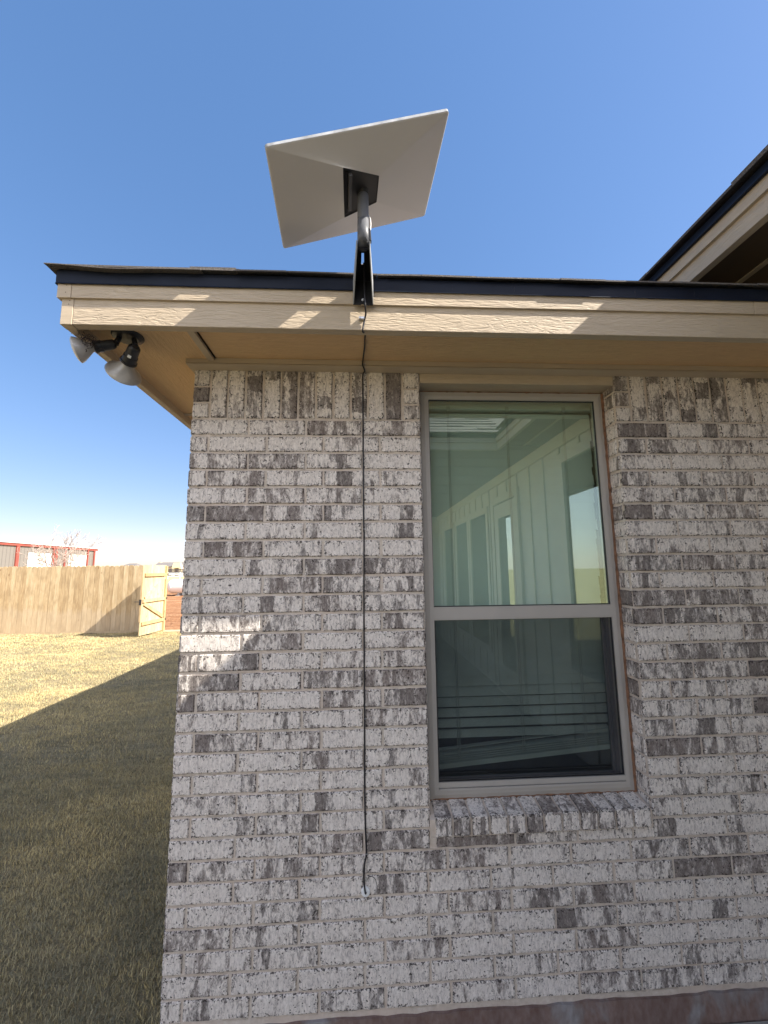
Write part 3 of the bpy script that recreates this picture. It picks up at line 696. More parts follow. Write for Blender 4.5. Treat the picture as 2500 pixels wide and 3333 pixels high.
upw = Vector((1, 0, .5)).normalized()*.14
slope_rows(Vector((XF-.062, -2.2, 3.287)), Y, upw, 14.8, 12)
wr.quad((XF-.02, -8.9, 3.288), (XF-.02, 12.6, 3.288), (6.4, 12.6, 5.38), (6.4, -8.9, 5.38), (.5, 0, 0, 0)); wr.quad((6.4, -8.9, 5.38), (6.4, 12.6, 5.38), (10.5, 12.6, 3.3), (10.5, -8.9, 3.3), (.5, 0, 0, 0))
upp = Vector((0, -1, .62)).normalized()*.14
slope_rows(Vector((PXL-.1, YP+.06, 3.292)), X, upp, XF+.2-PXL, 22)
wr.quad((PXL-.05, YP, 3.29), (PXL-.05, -6.2, 5.65), (6.4, -6.2, 5.65), (XF, YP, 3.29), (.5, 0, 0, 0)); wr.quad((PXL-.05, -6.2, 5.65), (PXL-.05, -10.2, 3.2), (6.4, -10.2, 3.2), (6.4, -6.2, 5.65), (.5, 0, 0, 0))
part(wr, 'wing_shingle_roof', M['shingle'], house)
for x_ in (PXL+.05,):
    pp = MB(); pp.box((x_, YP-.25, 0), (x_+.2, YP-.05, SOF-.03)); part(pp, 'patio_post', M['siding_trim'], house)
pw = MB(); pw.box((PXL, -8.95, 0), (XW, -8.8, SOF-.03)); part(pw, 'patio_rear_wall', M['siding'], house)
ps = MB(); ps.box((.8, -8.8, -.1), (XW, -2.3, .05)); ps.box((1.2, -2.3, -.1), (XW, -.02, .05)); part(ps, 'patio_slab', M['slab'], house)

# ------------------------------------------------------------------ satellite dish on its bracket
dish = thing('satellite_dish', 'flat rectangular white satellite dish tilted on a pole above the eave', 'satellite dish', W(29.92, -15.9, 12))
DC = W(29.25, -20.67, 26.0); xa = Vector((.946, .044, .32)).normalized(); ya = Vector((-.047, .999, .001)); ya = (ya-xa*ya.dot(xa)).normalized(); na = xa.cross(ya)
def DL(x, y, z): return DC+xa*x+ya*y+na*z
dw, dh = .594/2, .395/2
def rrect(hw, hh, r, z, n=5, cx_=0, cy_=0):
    out = []
    for sx, sy, a0 in ((1, 1, 0), (-1, 1, 90), (-1, -1, 180), (1, -1, 270)):
        for k in range(n):
            a = math.radians(a0+90*k/(n-1)); out.append(DL(cx_+sx*(hw-r)+r*math.cos(a), cy_+sy*(hh-r)+r*math.sin(a), z))
    return out
pn = MB()
def loft(mb, loops, mi=0, cap0=False, cap1=False):
    n0 = len(mb.v); L = len(loops[0])
    for l in loops: mb.v += l
    for i in range(len(loops)-1):
        for k in range(L):
            a, b = n0+i*L+k, n0+i*L+(k+1) % L; mb.face((a, b, b+L, a+L), None, (0, 0, 0, 0), mi)
    if cap0: mb.face(tuple(n0+k for k in range(L))[::-1], None, (0, 0, 0, 0), mi)
    if cap1: mb.face(tuple(n0+(len(loops)-1)*L+k for k in range(L)), None, (0, 0, 0, 0), mi)
HZ = -.040
def qround(q, r, z, n=5):      # rounded quadrilateral, corners in the same order as rrect
    out = []
    for i in range(4):
        c, nx_, pv = [Vector(q[k % 4]) for k in (i, i+1, i+3)]
        a = c+(pv-c).normalized()*r; b = c+(nx_-c).normalized()*r
        for k in range(n):
            t_ = k/(n-1); p = a*(1-t_)**2+c*2*t_*(1-t_)+b*t_*t_; out.append(DL(p.x, p.y, z))
    return out
HQ = [(.0595, .0358), (-.0627, .0714), (-.069, -.123), (.0597, -.067)]
HQi = [(.0570, .033), (-.060, .0665), (-.0665, -.118), (.057, -.064)]
def dense(loop, n=5, m=8):     # extra points along the four straight sides
    out = []
    for c in range(4):
        q = loop[c*n:(c+1)*n]; nx_ = loop[((c+1)*n) % (4*n)]; out += q
        out += [q[-1].lerp(nx_, k/m) for k in range(1, m)]
    return out
la, lb_ = dense(qround(HQ, .004, HZ)), dense(rrect(dw-.003, dh-.003, .008, -.0015))
loft(pn, [[a_.lerp(b2, k/8) for a_, b2 in zip(la, lb_)] for k in range(9)]+[dense(rrect(dw, dh, .009, .0005))])
pn.build('back_shell', M['dish'], dish)
fp = MB(); loft(fp, [rrect(dw, dh, .009, .001), rrect(dw, dh, .009, .010), rrect(dw-.004, dh-.004, .008, .0135)], cap1=True); fp.build('front_face', M['dish_rim'], dish)
hs = MB()
loft(hs, [qround(HQ, .004, HZ), qround(HQi, .004, HZ+.004)])
hs.face(tuple(len(hs.v)-20+k for k in range(20)), None)
hs.build('housing', M['housing'], dish)
sk = MB()
def dbox(mb, x0, x1, y0, y1, z0, z1):
    mb.hexa([DL(x0, y0, z0), DL(x1, y0, z0), DL(x1, y1, z0), DL(x0, y1, z0), DL(x0, y0, z1), DL(x1, y0, z1), DL(x1, y1, z1), DL(x0, y1, z1)])
dbox(sk, -.050, -.039, -.098, .038, HZ-.009, HZ+.004); sk.build('kickstand_latch', M['housing_grey'], dish)
s3 = MB(); dbox(s3, -.062, -.051, -.104, .054, HZ+.0035, HZ-.0006); s3.build('housing_slot', M['black_inside'], dish)
PX, PY = 29.95, -21.1
bo = MB(); bo.lathe(W(PX, PY, 24.2), (0, 0, 1), [(0, .020), (.035, .021), (.045, .014)], 20); bo.build('pole_socket', M['housing'], dish, smooth=True)
po = MB(); po.lathe(W(PX, PY, 16.2), (0, 0, 1), [(.02, .0195), (.21, .0195), (.2105, .0188), (.212, .0188), (.2125, .0195), (.235, .0195)], 28); po.build('pole', M['pole'], dish, smooth=True)
# lower sleeve and bracket channel
bk_ = MB()
sl2 = MB(); sl2.tube([W(PX, PY, 17.15), W(PX, PY, 20.4)], .0198, 24)
for v_ in sl2.v[:24]:      # scalloped lower end where the channel opens
    v_.z += (1.0*max(0, -(v_.y/IN-PY)/.78)-.75)*IN
sl2.build('pole_sleeve', M['pole'], dish, smooth=True)
def bx(x, y, z): return W(x, y, z)
t = .13
L0, R0 = PX-.80, PX+.80        # half width at the pole
L1, R1 = PX-1.36, PX+1.36      # at the plate
web = [(L0, -20.35, 17.5), (R0, -20.35, 17.5), (R1, -15.55, 15.6), (L1, -15.55, 15.6)]
# web with a slot: built from four strips
def lerp3(a, b, t_): return tuple(a[i]+(b[i]-a[i])*t_ for i in range(3))
def wp(u, v):   # u across 0..1, v from pole (0) to plate (1)
    return lerp3(lerp3(web[0], web[3], v), lerp3(web[1], web[2], v), u)
def strip(u0, u1, v0, v1):
    a, b, c, d = wp(u0, v0), wp(u1, v0), wp(u1, v1), wp(u0, v1)
    nn = (0, .045, .1)
    bk_.hexa([W(*p) for p in (a, b, c, d)]+[W(p[0], p[1]+nn[1], p[2]+nn[2]) for p in (a, b, c, d)])
SU0, SU1, SV0, SV1 = .38, .56, .22, .52
strip(0, SU0, 0, 1); strip(SU1, 1, 0, 1); strip(SU0, SU1, 0, SV0); strip(SU0, SU1, SV1, 1)
def side(xa0, xa1, sgn):
    # triangular cheek from the pole to the plate
    o = [(xa0, -21.75, 16.9), (xa0, -21.2, 16.0), (xa1, -15.6, 11.9), (xa1, -15.5, 15.65), (xa0, -20.3, 17.6)]
    a = [W(*p) for p in o]; b = [W(p[0]+sgn*t, p[1], p[2]) for p in o]
    n = len(bk_.v); bk_.v += a+b; L = len(o)
    bk_.face(tuple(n+k for k in range(L))); bk_.face(tuple(n+L+k for k in reversed(range(L))))
    for k in range(L): bk_.face((n+k, n+(k+1) % L, n+L+(k+1) % L, n+L+k))
side(L0, L1, -1); side(R0, R1, 1)
bk_.build('bracket', M['bracket_metal'], dish)
pl = MB()
ps_ = [(L1-.08, 11.6), (L1+1.0, 11.6), (L1+1.08, 11.75), (L1+1.4, 11.75), (L1+1.48, 11.6), (R1+.08, 11.6), (R1+.04, 15.5), (L1-.04, 15.5)]
a = [W(p[0], -15.58, p[1]+.25) for p in ps_]; b = [W(p[0], -15.40, p[1]+.25) for p in ps_]
n = len(pl.v); pl.v += a+b; pl.face(tuple(n+k for k in range(8))); pl.face(tuple(n+8+k for k in reversed(range(8))))
for k in range(8): pl.face((n+k, n+8+k, n+8+(k+1) % 8, n+(k+1) % 8))
pl.build('mounting_plate', M['black_inside'], dish)  # plate coloured black for the shadow between the cheeks
li = MB()   # black sheets in the channel, standing in for its inner shade
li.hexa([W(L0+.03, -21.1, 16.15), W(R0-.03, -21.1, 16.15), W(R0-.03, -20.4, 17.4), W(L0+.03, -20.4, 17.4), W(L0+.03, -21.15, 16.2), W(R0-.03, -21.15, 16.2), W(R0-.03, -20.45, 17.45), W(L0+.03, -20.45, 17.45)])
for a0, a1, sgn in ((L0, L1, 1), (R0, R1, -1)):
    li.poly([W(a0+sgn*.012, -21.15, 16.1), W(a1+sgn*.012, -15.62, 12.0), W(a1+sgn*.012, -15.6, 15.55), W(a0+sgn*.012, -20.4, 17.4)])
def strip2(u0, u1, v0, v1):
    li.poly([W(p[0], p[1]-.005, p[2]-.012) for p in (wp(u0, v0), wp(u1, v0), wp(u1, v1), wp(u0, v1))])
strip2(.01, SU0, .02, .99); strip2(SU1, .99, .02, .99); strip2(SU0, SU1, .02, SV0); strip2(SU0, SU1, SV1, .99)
li.build('channel_shade', M['black_inside'], dish)
bo2 = MB(); bo2.lathe(W(29.9, -15.58, 12.6), (0, -1, 0), [(0, .0055), (.001, .0055), (.0012, .0038), (.005, .0036), (.0055, .002)], 6); bo2.build('bolt', M['steel'], dish)
cl = MB(); cl.hexa([W(PX+.78, PY-.3, 17.3), W(PX+1.12, PY-.3, 17.2), W(PX+1.12, PY+.3, 17.2), W(PX+.78, PY+.3, 17.3), W(PX+.74, PY-.3, 19.1), W(PX+1.0, PY-.3, 19.0), W(PX+1.0, PY+.3, 19.0), W(PX+.74, PY+.3, 19.1)])
cl.build('cable_clip', M['black_metal'], dish, bevel=.001)
lp = MB(); lp.tube([W(PX+.75, PY, 21.3), W(PX+.98, PY-.05, 20.7), W(PX+1.05, PY-.05, 19.9), W(PX+.98, PY, 19.0)], .0017, 6); lp.build('clip_loop', M['white'], dish)

# ------------------------------------------------------------------ cable
cab = thing('dish_cable', 'thin black cable running from the dish bracket down the brick wall', 'cable', W(29.95, -.3, -75.8))
def smooth_pts(P, n=6):
    P = [Vector(p) for p in P]; out = []
    for i in range(len(P)-1):
        p0, p1, p2, p3 = P[max(i-1, 0)], P[i], P[i+1], P[min(i+2, len(P)-1)]
        for k in range(n):
            t_ = k/n; out.append(.5*((2*p1)+(p2-p0)*t_+(2*p0-5*p1+4*p2-p3)*t_*t_+(3*p1-p0-3*p2+p3)*t_**3))
    out.append(P[-1]); return out
cpts = [(30.05, -18.2, 16.5), (30.10, -17.0, 15.2), (30.15, -16.35, 14.2), (30.18, -16.25, 12.8), (30.25, -16.1, 11.3), (30.32, -15.3, 10.6), (30.15, -14.75, 10.0), (30.0, -14.65, 9.2), (29.85, -14.6, 8.4), (30.0, -14.0, 8.42), (30.25, -12.8, 9.6), (30.28, -11.5, 10.1),
        (30.2, -7, 10.15), (30.0, -3.5, 10.1), (29.92, -2.4, 9.9), (29.9, -2.25, 9.4), (30.1, -1.8, 9.0), (30.25, -.8, 8.8), (29.95, -.42, 8.4), (29.93, -.36, 5), (29.94, -.36, -8), (29.96, -.4, -19.2), (30.02, -.4, -21), (29.93, -.36, -30), (29.93, -.38, -45), (29.95, -.4, -50),
        (29.9, -.36, -60), (29.98, -.38, -66), (30.12, -.4, -70.3), (29.8, -.42, -72), (29.72, -.5, -73.5), (29.85, -.75, -75.3), (29.98, -.85, -75.75), (30.05, -.3, -75.8)]
cm = MB(); cm.tube(smooth_pts([W(*p) for p in cpts]), .0034, 8); cm.build('cable_jacket', M['cable'], cab, smooth=True)
for x, y, z in ((30.1, -.34, -19.7), (30.12, -.34, -50.6), (30.22, -.34, -70.5), (30.25, -2.1, 9.55), (30.3, -.3, 8.5)):
    c_ = MB(); c_.tube([W(x-.22, y-.02, z), W(x-.12, y-.22, z), W(x+.02, y-.1, z), W(x+.1, y, z)], .0016, 6); c_.lathe(W(x+.1, y+.15, z), (0, -1, 0), [(0, .001), (.006, .001), (.0062, .0028), (.008, .0026)], 8)
    c_.build('cable_staple', M['steel'], cab)
c_ = MB(); c_.box(W(29.3, -14.95, 10.05), W(30.15, -14.42, 10.4)); c_.lathe(W(29.5, -14.9, 10.2), (0, -1, 0), [(0, .004), (.003, .003)], 8); c_.build('cable_clamp', M['steel'], cab, bevel=.001)
c_ = MB(); c_.lathe(W(29.98, 0, -75.8), (0, -1, 0), [(.003, .0170), (.013, .0170), (.0150, .0150), (.0153, .0)], 24); c_.build('wall_grommet', M['white'], cab)
c_ = MB(); c_.tube(smooth_pts([W(30.35, -.2, -74.2), W(30.55, -.28, -73.85), W(31.0, -.27, -73.85), W(31.5, -.26, -74.3), W(31.75, -.26, -75.2), W(31.95, -.2, -76.3)]), .0011, 6); c_.build('old_wire_stub', M['twig'], cab)

# ------------------------------------------------------------------ twin flood light under the soffit
fl = thing('flood_light', 'black twin head flood light with two bulbs under the eave corner', 'flood light', W(-6.9, -8.9, SZ))
b_ = MB(); b_.lathe(W(-6.9, -8.85, SZ+.02), (0, 0, -1), [(0, .058), (.004, .058), (.010, .054), (.014, .040), (.015, .002)], 32); b_.build('base_plate', M['black_metal'], fl, smooth=False)
def camvec(r, u, f_): return (RT*r+UP*u+FW*f_).normalized()
def pix(px, py, dist):     # construction helper: a point at a distance along the line of sight, used for the measured positions
    d = RT*((px-1250)/1345.03)+UP*(-(py-1666.5)/1345.03)+FW
    return CAM+d*dist
def lamp(joint, start, axis, hold, bl, br, sticker=False, k=1.0):
    axis = Vector(axis).normalized()
    h = MB(); h.tube([joint, joint.lerp(start, .6), start], .009, 10, rs=[.0095, .010, .012]); h.lathe(joint.lerp(start, .5)+axis.orthogonal()*.006, axis.orthogonal(), [(0, .006), (.006, .006), (.008, .003)], 8)
    h.lathe(start, axis, [(-.004, .004), (0, .016*k), (.006, .021*k), (.012, .0225*k), (hold*.6, .0235*k), (hold*.605, .0255*k), (hold*.65, .0265*k), (hold*.9, .0275*k), (hold*.92, .0310*k), (hold, .0315*k), (hold+.001, .024*k)], 28)
    hd = h.build('lamp_holder', M['black_metal'], fl, smooth=False)
    s = start+axis*hold
    bb = MB(); bb.lathe(s, axis, [(-.004, .019*k), (.004, .0195*k), (bl*.18, .022*k), (bl*.35, .030*k), (bl*.6, .043*k), (bl*.85, br*.93), (bl, br), (bl+.003, br+.0012), (bl+.005, br), (bl+.011, br*.8), (bl+.015, br*.4), (bl+.016, .001)], 36)
    bb.build('bulb', M['bulb'], fl, smooth=True)
    if sticker:
        q = MB(); tow = (CAM-start); tow = (tow-axis*tow.dot(axis)).normalized(); sd = axis.cross(tow)
        c0 = start+axis*.040+tow*.0245+sd*.004
        q.hexa([c0+sd*-.006-axis*.006, c0+sd*.007-axis*.006, c0+sd*.007+axis*.006, c0-sd*.006+axis*.006]+[p_-tow*.003 for p_ in (c0+sd*-.006-axis*.006, c0+sd*.007-axis*.006, c0+sd*.007+axis*.006, c0-sd*.006+axis*.006)])
        q.build('rating_sticker', M['white'], hd)
    return s
# heads measured from the photograph: joint positions and directions in space
d1 = 1.70; d2 = 1.69
def aim(start, px, py, L, near):     # end point on the measured line of sight at length L from start
    if L is None: L = min((pix(px, py, 1.3+k*.002)-start).length for k in range(400))*1.006
    cand = [(abs((pix(px, py, 1.3+k*.002)-start).length-L), 1.3+k*.002) for k in range(400)]
    mid = min(((pix(px, py, 1.3+k*.002)-start).length, 1.3+k*.002) for k in range(400))[1]
    cand = [c for c in cand if (c[1] <= mid) == near]; return pix(px, py, min(cand)[1])-start
jA = W(-7.9, -9.3, SZ-.5); sA = pix(376, 1119, 1.62)
lamp(jA, sA, aim(sA, 249.7, 1139, None, False), .073, .056, .0480, False, .82)
jB = W(-6.0, -8.8, SZ-.5); sB = pix(440, 1127, 1.62)
lamp(jB, sB, aim(sB, 401.6, 1217, .142, False), .080, .058, .0660, True)
tw = MB(); r2 = random.Random(2)
cen = pix(268, 1096, 1.56)
for i in range(46):
    p = cen+Vector((r2.gauss(0, .014), r2.gauss(0, .012), r2.gauss(0, .010)))+RT*(.0009*i)-UP*(.0006*i)
    pts = [p]
    for k in range(3): pts.append(pts[-1]+Vector((r2.gauss(0, .007), r2.gauss(0, .007), r2.gauss(0, .006))))
    tw.tube(pts, .0013, 4)
tag(tw.build('twig_tangle', M['twig']), 'small tangle of dead twigs caught above the left flood light bulb', 'twigs')

# ------------------------------------------------------------------ ground
def vnoise(x, y, seed, f_):
    r = np.random.default_rng(seed); G = r.random((64, 64)); x = x*f_+17.3; y = y*f_+9.1
    xi = np.floor(x).astype(int); yi = np.floor(y).astype(int); fx = x-xi; fy = y-yi; fx = fx*fx*(3-2*fx); fy = fy*fy*(3-2*fy)
    a = G[xi % 64, yi % 64]; b = G[(xi+1) % 64, yi % 64]; c = G[xi % 64, (yi+1) % 64]; d = G[(xi+1) % 64, (yi+1) % 64]
    return (a*(1-fx)+b*fx)*(1-fy)+(c*(1-fx)+d*fx)*fy
def gh(x, y):
    return -.012+.030*(vnoise(x, y, 1, .9)-.5)+.042*(vnoise(x*.8, y*1.6, 2, 2.4)-.5)+.012*(vnoise(x, y, 3, 6)-.5)
def grid(name, x0, x1, y0, y1, step, m, zf):
    xs = np.arange(x0, x1+1e-6, step); ys = np.arange(y0, y1+1e-6, step); XX, YY = np.meshgrid(xs, ys); ZZ = zf(XX, YY)
    v = np.stack([XX, YY, ZZ], -1).reshape(-1, 3); nx, ny = len(xs), len(ys)
    i = np.arange(nx-1)[None, :]+np.arange(ny-1)[:, None]*nx; f_ = np.stack([i, i+1, i+1+nx, i+nx], -1).reshape(-1, 4)
    me = bpy.data.meshes.new(name); me.from_pydata(v.tolist(), [], f_.tolist()); me.materials.append(m)
    me.polygons.foreach_set('use_smooth', [True]*len(me.polygons))
    o = bpy.data.objects.new(name, me); scene.collection.objects.link(o); o['kind'] = 'structure'; return o
grid('lawn', -18, 2.9, -7, 11.5, .08, M['lawn'], gh)
def dirt_h(x, y): return -.03+.10*(vnoise(x*.3, y*1.6, 8, 1.1)-.5)+.06*(vnoise(x, y, 9, 3.1)-.5)
gd = grid('dirt_field', -30, 14, 11.9, 60, .2, M['dirt'], dirt_h)
gs = MB(); gs.quad((-900, -300, -.14), (900, -300, -.14), (900, 1500, -.14), (-900, 1500, -.14)); o = gs.build('ground', M['field']); o['kind'] = 'structure'
ce = MB(); ce.box((-14, 11.5, -.1), (0, 11.9, -.005)); o = ce.build('concrete_kerb', simple('sandy_kerb', (.48, .36, .22), .9, .1, 6)); o['kind'] = 'structure'

# grass: one object, many blades
def make_grass():
    r = np.random.default_rng(5); P = []; Wd = []; H = []
    def area(x0, x1, y0, y1, dens, w, h):
        n = int((x1-x0)*(y1-y0)*dens); x = r.uniform(x0, x1, n); y = r.uniform(y0, y1, n)
        keep = (vnoise(x, y, 4, 5)*.6+vnoise(x, y, 6, 1.4)*.5+r.random(n)*.5) > .53
        x, y = x[keep], y[keep]; P.append(np.stack([x, y], -1)); Wd.append(np.full(len(x), w)); H.append(h*r.uniform(.55, 1.25, len(x)))
    area(-3.6, -.03, -.3, 2.6, 16000, .0027, .030)
    area(-5.2, -.03, 2.6, 5.4, 6500, .0042, .033)
    area(-8.0, -.03, 5.4, 8.6, 2600, .0068, .036)
    area(-12.5, -.03, 8.6, 11.45, 1600, .0105, .036)
    area(-5, 1.1, -2.2, -.3, 1200, .006, .045)
    P = np.concatenate(P); w = np.concatenate(Wd); h = np.concatenate(H); n = len(P)
    z = gh(P[:, 0], P[:, 1])-.004
    a = r.uniform(0, 2*np.pi, n); la = r.uniform(0, 2*np.pi, n); lean = r.uniform(.15, 1.25, n)
    dx, dy = np.cos(a)*w/2, np.sin(a)*w/2; lx, ly = np.cos(la), np.sin(la)
    b0 = np.stack([P[:, 0]-dx, P[:, 1]-dy, z], -1); b1 = np.stack([P[:, 0]+dx, P[:, 1]+dy, z], -1)
    mz = z+h*.6*np.cos(lean*.5); mo_ = h*.6*np.sin(lean*.5)
    m0 = np.stack([P[:, 0]-dx*.8+lx*mo_, P[:, 1]-dy*.8+ly*mo_, mz], -1); m1 = np.stack([P[:, 0]+dx*.8+lx*mo_, P[:, 1]+dy*.8+ly*mo_, mz], -1)
    to = mo_+h*.45*np.sin(lean); tz = mz+h*.45*np.cos(lean)
    tp = np.stack([P[:, 0]+lx*to, P[:, 1]+ly*to, tz], -1)
    V = np.stack([b0, b1, m0, m1, tp], 1).reshape(-1, 3)
    i = np.arange(n)[:, None]*5; Q = i+np.array([[0, 1, 3, 2]]); T = i+np.array([[2, 3, 4]])
    me = bpy.data.meshes.new('grass'); me.vertices.add(len(V)); me.vertices.foreach_set('co', V.astype(np.float32).ravel())
    loops = np.concatenate([Q, T], 1).ravel(); me.loops.add(len(loops)); me.loops.foreach_set('vertex_index', loops.astype(np.int32))
    starts = (np.arange(n)[:, None]*7+np.array([[0, 4]])).ravel(); me.polygons.add(2*n); me.polygons.foreach_set('loop_start', starts.astype(np.int32))
    me.update(calc_edges=True); me.validate()
    ca = me.color_attributes.new('bk', 'FLOAT_COLOR', 'POINT'); c = np.zeros((n, 5, 4), np.float32)
    v = np.clip(.16+.42*vnoise(P[:, 0], P[:, 1], 12, 1.1)+.36*vnoise(P[:, 0]*.8, P[:, 1]*1.5, 14, 4.5)+r.normal(0, .18, n), 0, 1); c[:, :, 0] = v[:, None]*np.array([[.55, .55, .95, .95, 1.05]])
    ca.data.foreach_set('color', c.ravel()); me.materials.append(M['blade'])
    o = bpy.data.objects.new('grass', me); scene.collection.objects.link(o); o['kind'] = 'stuff'
    return o
make_grass()

# ------------------------------------------------------------------ picket fence and gate
YF = 11.5
fence = thing('wooden_fence', 'long cedar picket fence with dog eared tops across the lawn', 'fence', (-9, YF, 0))
def picket(mb, o, u, n, w, z0, z1, th, col):
    e = w*.22; pts = [(0, z0), (w, z0), (w, z1-e), (w-e, z1), (e, z1), (0, z1-e)]
    a = [o+u*p[0]+Zv*p[1] for p in pts]; b = [p+n*th for p in a]; k = len(mb.v); mb.v += b+a; L = 6
    mb.face(tuple(k+i for i in range(L)), None, col); mb.face(tuple(k+L+i for i in reversed(range(L))), None, col)
    for i in range(L): mb.face((k+i, k+L+i, k+L+(i+1) % L, k+(i+1) % L), None, col)
pk = MB(); x = -18.0; r3 = random.Random(4)
while x < -5.42:
    w = .138; picket(pk, Vector((x, YF, 0)), X, -Y, w, .04+r3.random()*.012, 2.0+r3.random()*.022, .014+r3.random()*.004, (r3.random(), 0, 0, 0)); x += w+.003+r3.random()*.004
part(pk, 'pickets', M['picket'], fence)
for z_ in (.3, 1.0, 1.75):
    q = MB(); q.box((-18, YF+.002, z_), (-5.38, YF+.04, z_+.09), (.5, 0, 0, 0)); part(q, 'rail', M['rail_wood'], fence)
pk = MB(); y = -9.0
while y < YF-.2:
    picket(pk, Vector((-12.6, y, 0)), Y, X, .138, .04, 2.0+r3.random()*.022, .015, (r3.random(), 0, 0, 0)); y += .143
part(pk, 'side_pickets', M['picket'], fence)
kb = MB(); kb.box((-18, YF-.016, -.03), (-5.40, YF+.03, .05), (.4, 0, 0, 0)); part(kb, 'kickboard', M['picket'], fence)
for x_ in (-16, -13.6, -11.2, -8.8, -6.9, -5.39):
    q = MB(); q.box((x_, YF+.042, -.05), (x_+.09, YF+.13, 1.98), (.4, 0, 0, 0)); part(q, 'post', M['rail_wood'], fence)
GH, GN = Vector((-5.345, 11.62, 0)), Vector((-5.43, 10.38, 0))
gate = thing('wooden_gate', 'pale pine gate standing open with Z braces at the fence end', 'gate', GH)
gu_ = (GN-GH); glen = gu_.length; gu_.normalize(); gn = Vector((gu_.y, -gu_.x, 0)); gn = gn if gn.x > 0 else -gn
gp = MB(); q = 0; k = 0
while q < glen-.05:
    w = min(.138, glen-q); picket(gp, GH+gu_*q, gu_, -gn, w-.003, .035+r3.random()*.01, 2.0+r3.random()*.02, .016, (r3.random(), 0, 0, 0)); q += w
part(gp, 'gate_pickets', M['gate_wood'], gate)
def bar(a0, z0, a1, z1, wd, th, name, off=.002, m_='gate_wood'):
    mb = MB(); A = GH+gu_*a0+Zv*z0; B = GH+gu_*a1+Zv*z1; d = (B-A).normalized(); s = gn.cross(d).normalized()*wd/2; o1, o2 = gn*off, gn*(off+th)
    mb.hexa([A-s+o1, B-s+o1, B+s+o1, A+s+o1, A-s+o2, B-s+o2, B+s+o2, A+s+o2], (r3.random(), 0, 0, 0)); return part(mb, name, M[m_], gate)
bar(-.03, 1.72, glen-.09, 1.72, .09, .038, 'gate_rail', m_='rail_wood'); bar(-.03, .99, glen-.06, .99, .09, .038, 'gate_rail', m_='rail_wood'); bar(-.03, .36, glen-.06, .36, .09, .038, 'gate_rail', m_='rail_wood')
bar(.08, 1.64, glen-.15, 1.06, .09, .03, 'gate_brace'); bar(.10, .45, glen-.12, .91, .09, .036, 'gate_brace', m_='rail_wood')
bar(glen+.012, .42, glen+.012, 1.68, .03, .05, 'edge_stile', -.02, 'rail_wood')
lt = MB(); A = GH+gu_*(glen+.02)+Zv*.98; lt.tube([A, A+gu_*.05-gn*.02, A+gu_*.05-gn*.14], .009, 6); lt.box(A-Vector((.03, .03, .09)), A+Vector((.03, .01, .06))); part(lt, 'gate_latch', M['black_metal'], gate)
for z_ in (.36, .99, 1.72):
    hh = MB(); A = GH+gn*.045+Zv*z_; hh.tube([A-gu_*.03+Zv*.04, A-gu_*.03-Zv*.04], .009, 8); hh.box(A-Vector((.03, .02, .025)), A+Vector((.002, .02, .025))); part(hh, 'gate_hinge', M['black_metal'], gate)

# ------------------------------------------------------------------ metal shop building beyond the fence
BXm = -35.2; shop = thing('metal_building', 'grey ribbed metal shop with red trim and white roll up doors', 'building', (BXm, 47, 0))
HE = 4.9
def bp(px, z=None):     # y on the shop wall for a picture column of the photograph
    d = RT*((px-1250)/1345.03)+FW; return CAM.y+d.y*(BXm-CAM.x)/d.x
w0 = MB(); w0.box((BXm-14, 34, 0), (BXm, bp(322), HE)); part(w0, 'wall', M['siding_grey'], shop)
w1 = MB(); w1.hexa([(BXm-14.4, 33.6, HE+.35), (BXm+.25, 33.6, HE-.02), (BXm+.25, bp(326), HE-.02), (BXm-14.4, bp(326), HE+.35), (BXm-14.4, 33.6, HE+.5), (BXm+.25, 33.6, HE+.12), (BXm+.25, bp(326), HE+.12), (BXm-14.4, bp(326), HE+.5)]); part(w1, 'roof', simple('pale_metal_roof', (.62, .6, .58), .4, .05, 2), shop)
w2 = MB(); w2.box((BXm+.02, 33.6, HE-.28), (BXm+.16, bp(325), HE-.03)); part(w2, 'eave_trim', M['red_trim'], shop)
for a, b in ((64, 73), (183, 188), (192, 197), (221, 224), (294, 297), (315, 318)):
    q = MB(); q.box((BXm+.02, bp(a), 0), (BXm+.15 if a != 59 else BXm+.35, bp(b), HE-.28)); part(q, 'red_column', M['red_trim'], shop)
for a, b, zt in ((105, 180, 4.0), (236, 292, 4.0)):
    q = MB(); q.box((BXm+.02, bp(a), 0), (BXm+.07, bp(b), zt)); part(q, 'overhead_door', M['white_door'], shop)
    q = MB(); q.box((BXm+.02, bp(a)-.1, zt), (BXm+.1, bp(b)+.1, zt+.12)); part(q, 'door_header', M['siding_grey'], shop)

# ------------------------------------------------------------------ bare tree
tree = thing('bare_tree', 'small leafless tree with pale spreading branches behind the fence', 'tree', (-16.2, 22.6, 0))
tb = MB(); tf = MB(); r4 = random.Random(21)
def grow(p, d, l, r_, lv):
    pts = [p]; rs = [r_]; n = 4
    for i in range(n):
        d = (d+Vector((r4.gauss(0, .13), r4.gauss(0, .13), r4.gauss(.03, .08)))).normalized(); pts.append(pts[-1]+d*l/n); rs.append(max(.007, r_*(1-.45*(i+1)/n)))
    tb.tube(pts, r_, 5 if lv > 1 else 8, rs=rs)
    if lv >= 5:
        return
    kids = 3
    for k in range(kids):
        a = r4.uniform(0, 6.283); sp_ = r4.uniform(.35, .85); o_ = d.orthogonal().normalized(); o2 = d.cross(o_)
        nd_ = (d*math.cos(sp_)+(o_*math.cos(a)+o2*math.sin(a))*math.sin(sp_)+Vector((0, 0, .12))).normalized()
        st_ = pts[-1] if k == 0 else pts[r4.choice([2, 3])]
        grow(st_, nd_, l*r4.uniform(.52, .74), rs[-1]*.95 if k == 0 else rs[2]*.7, lv+1)
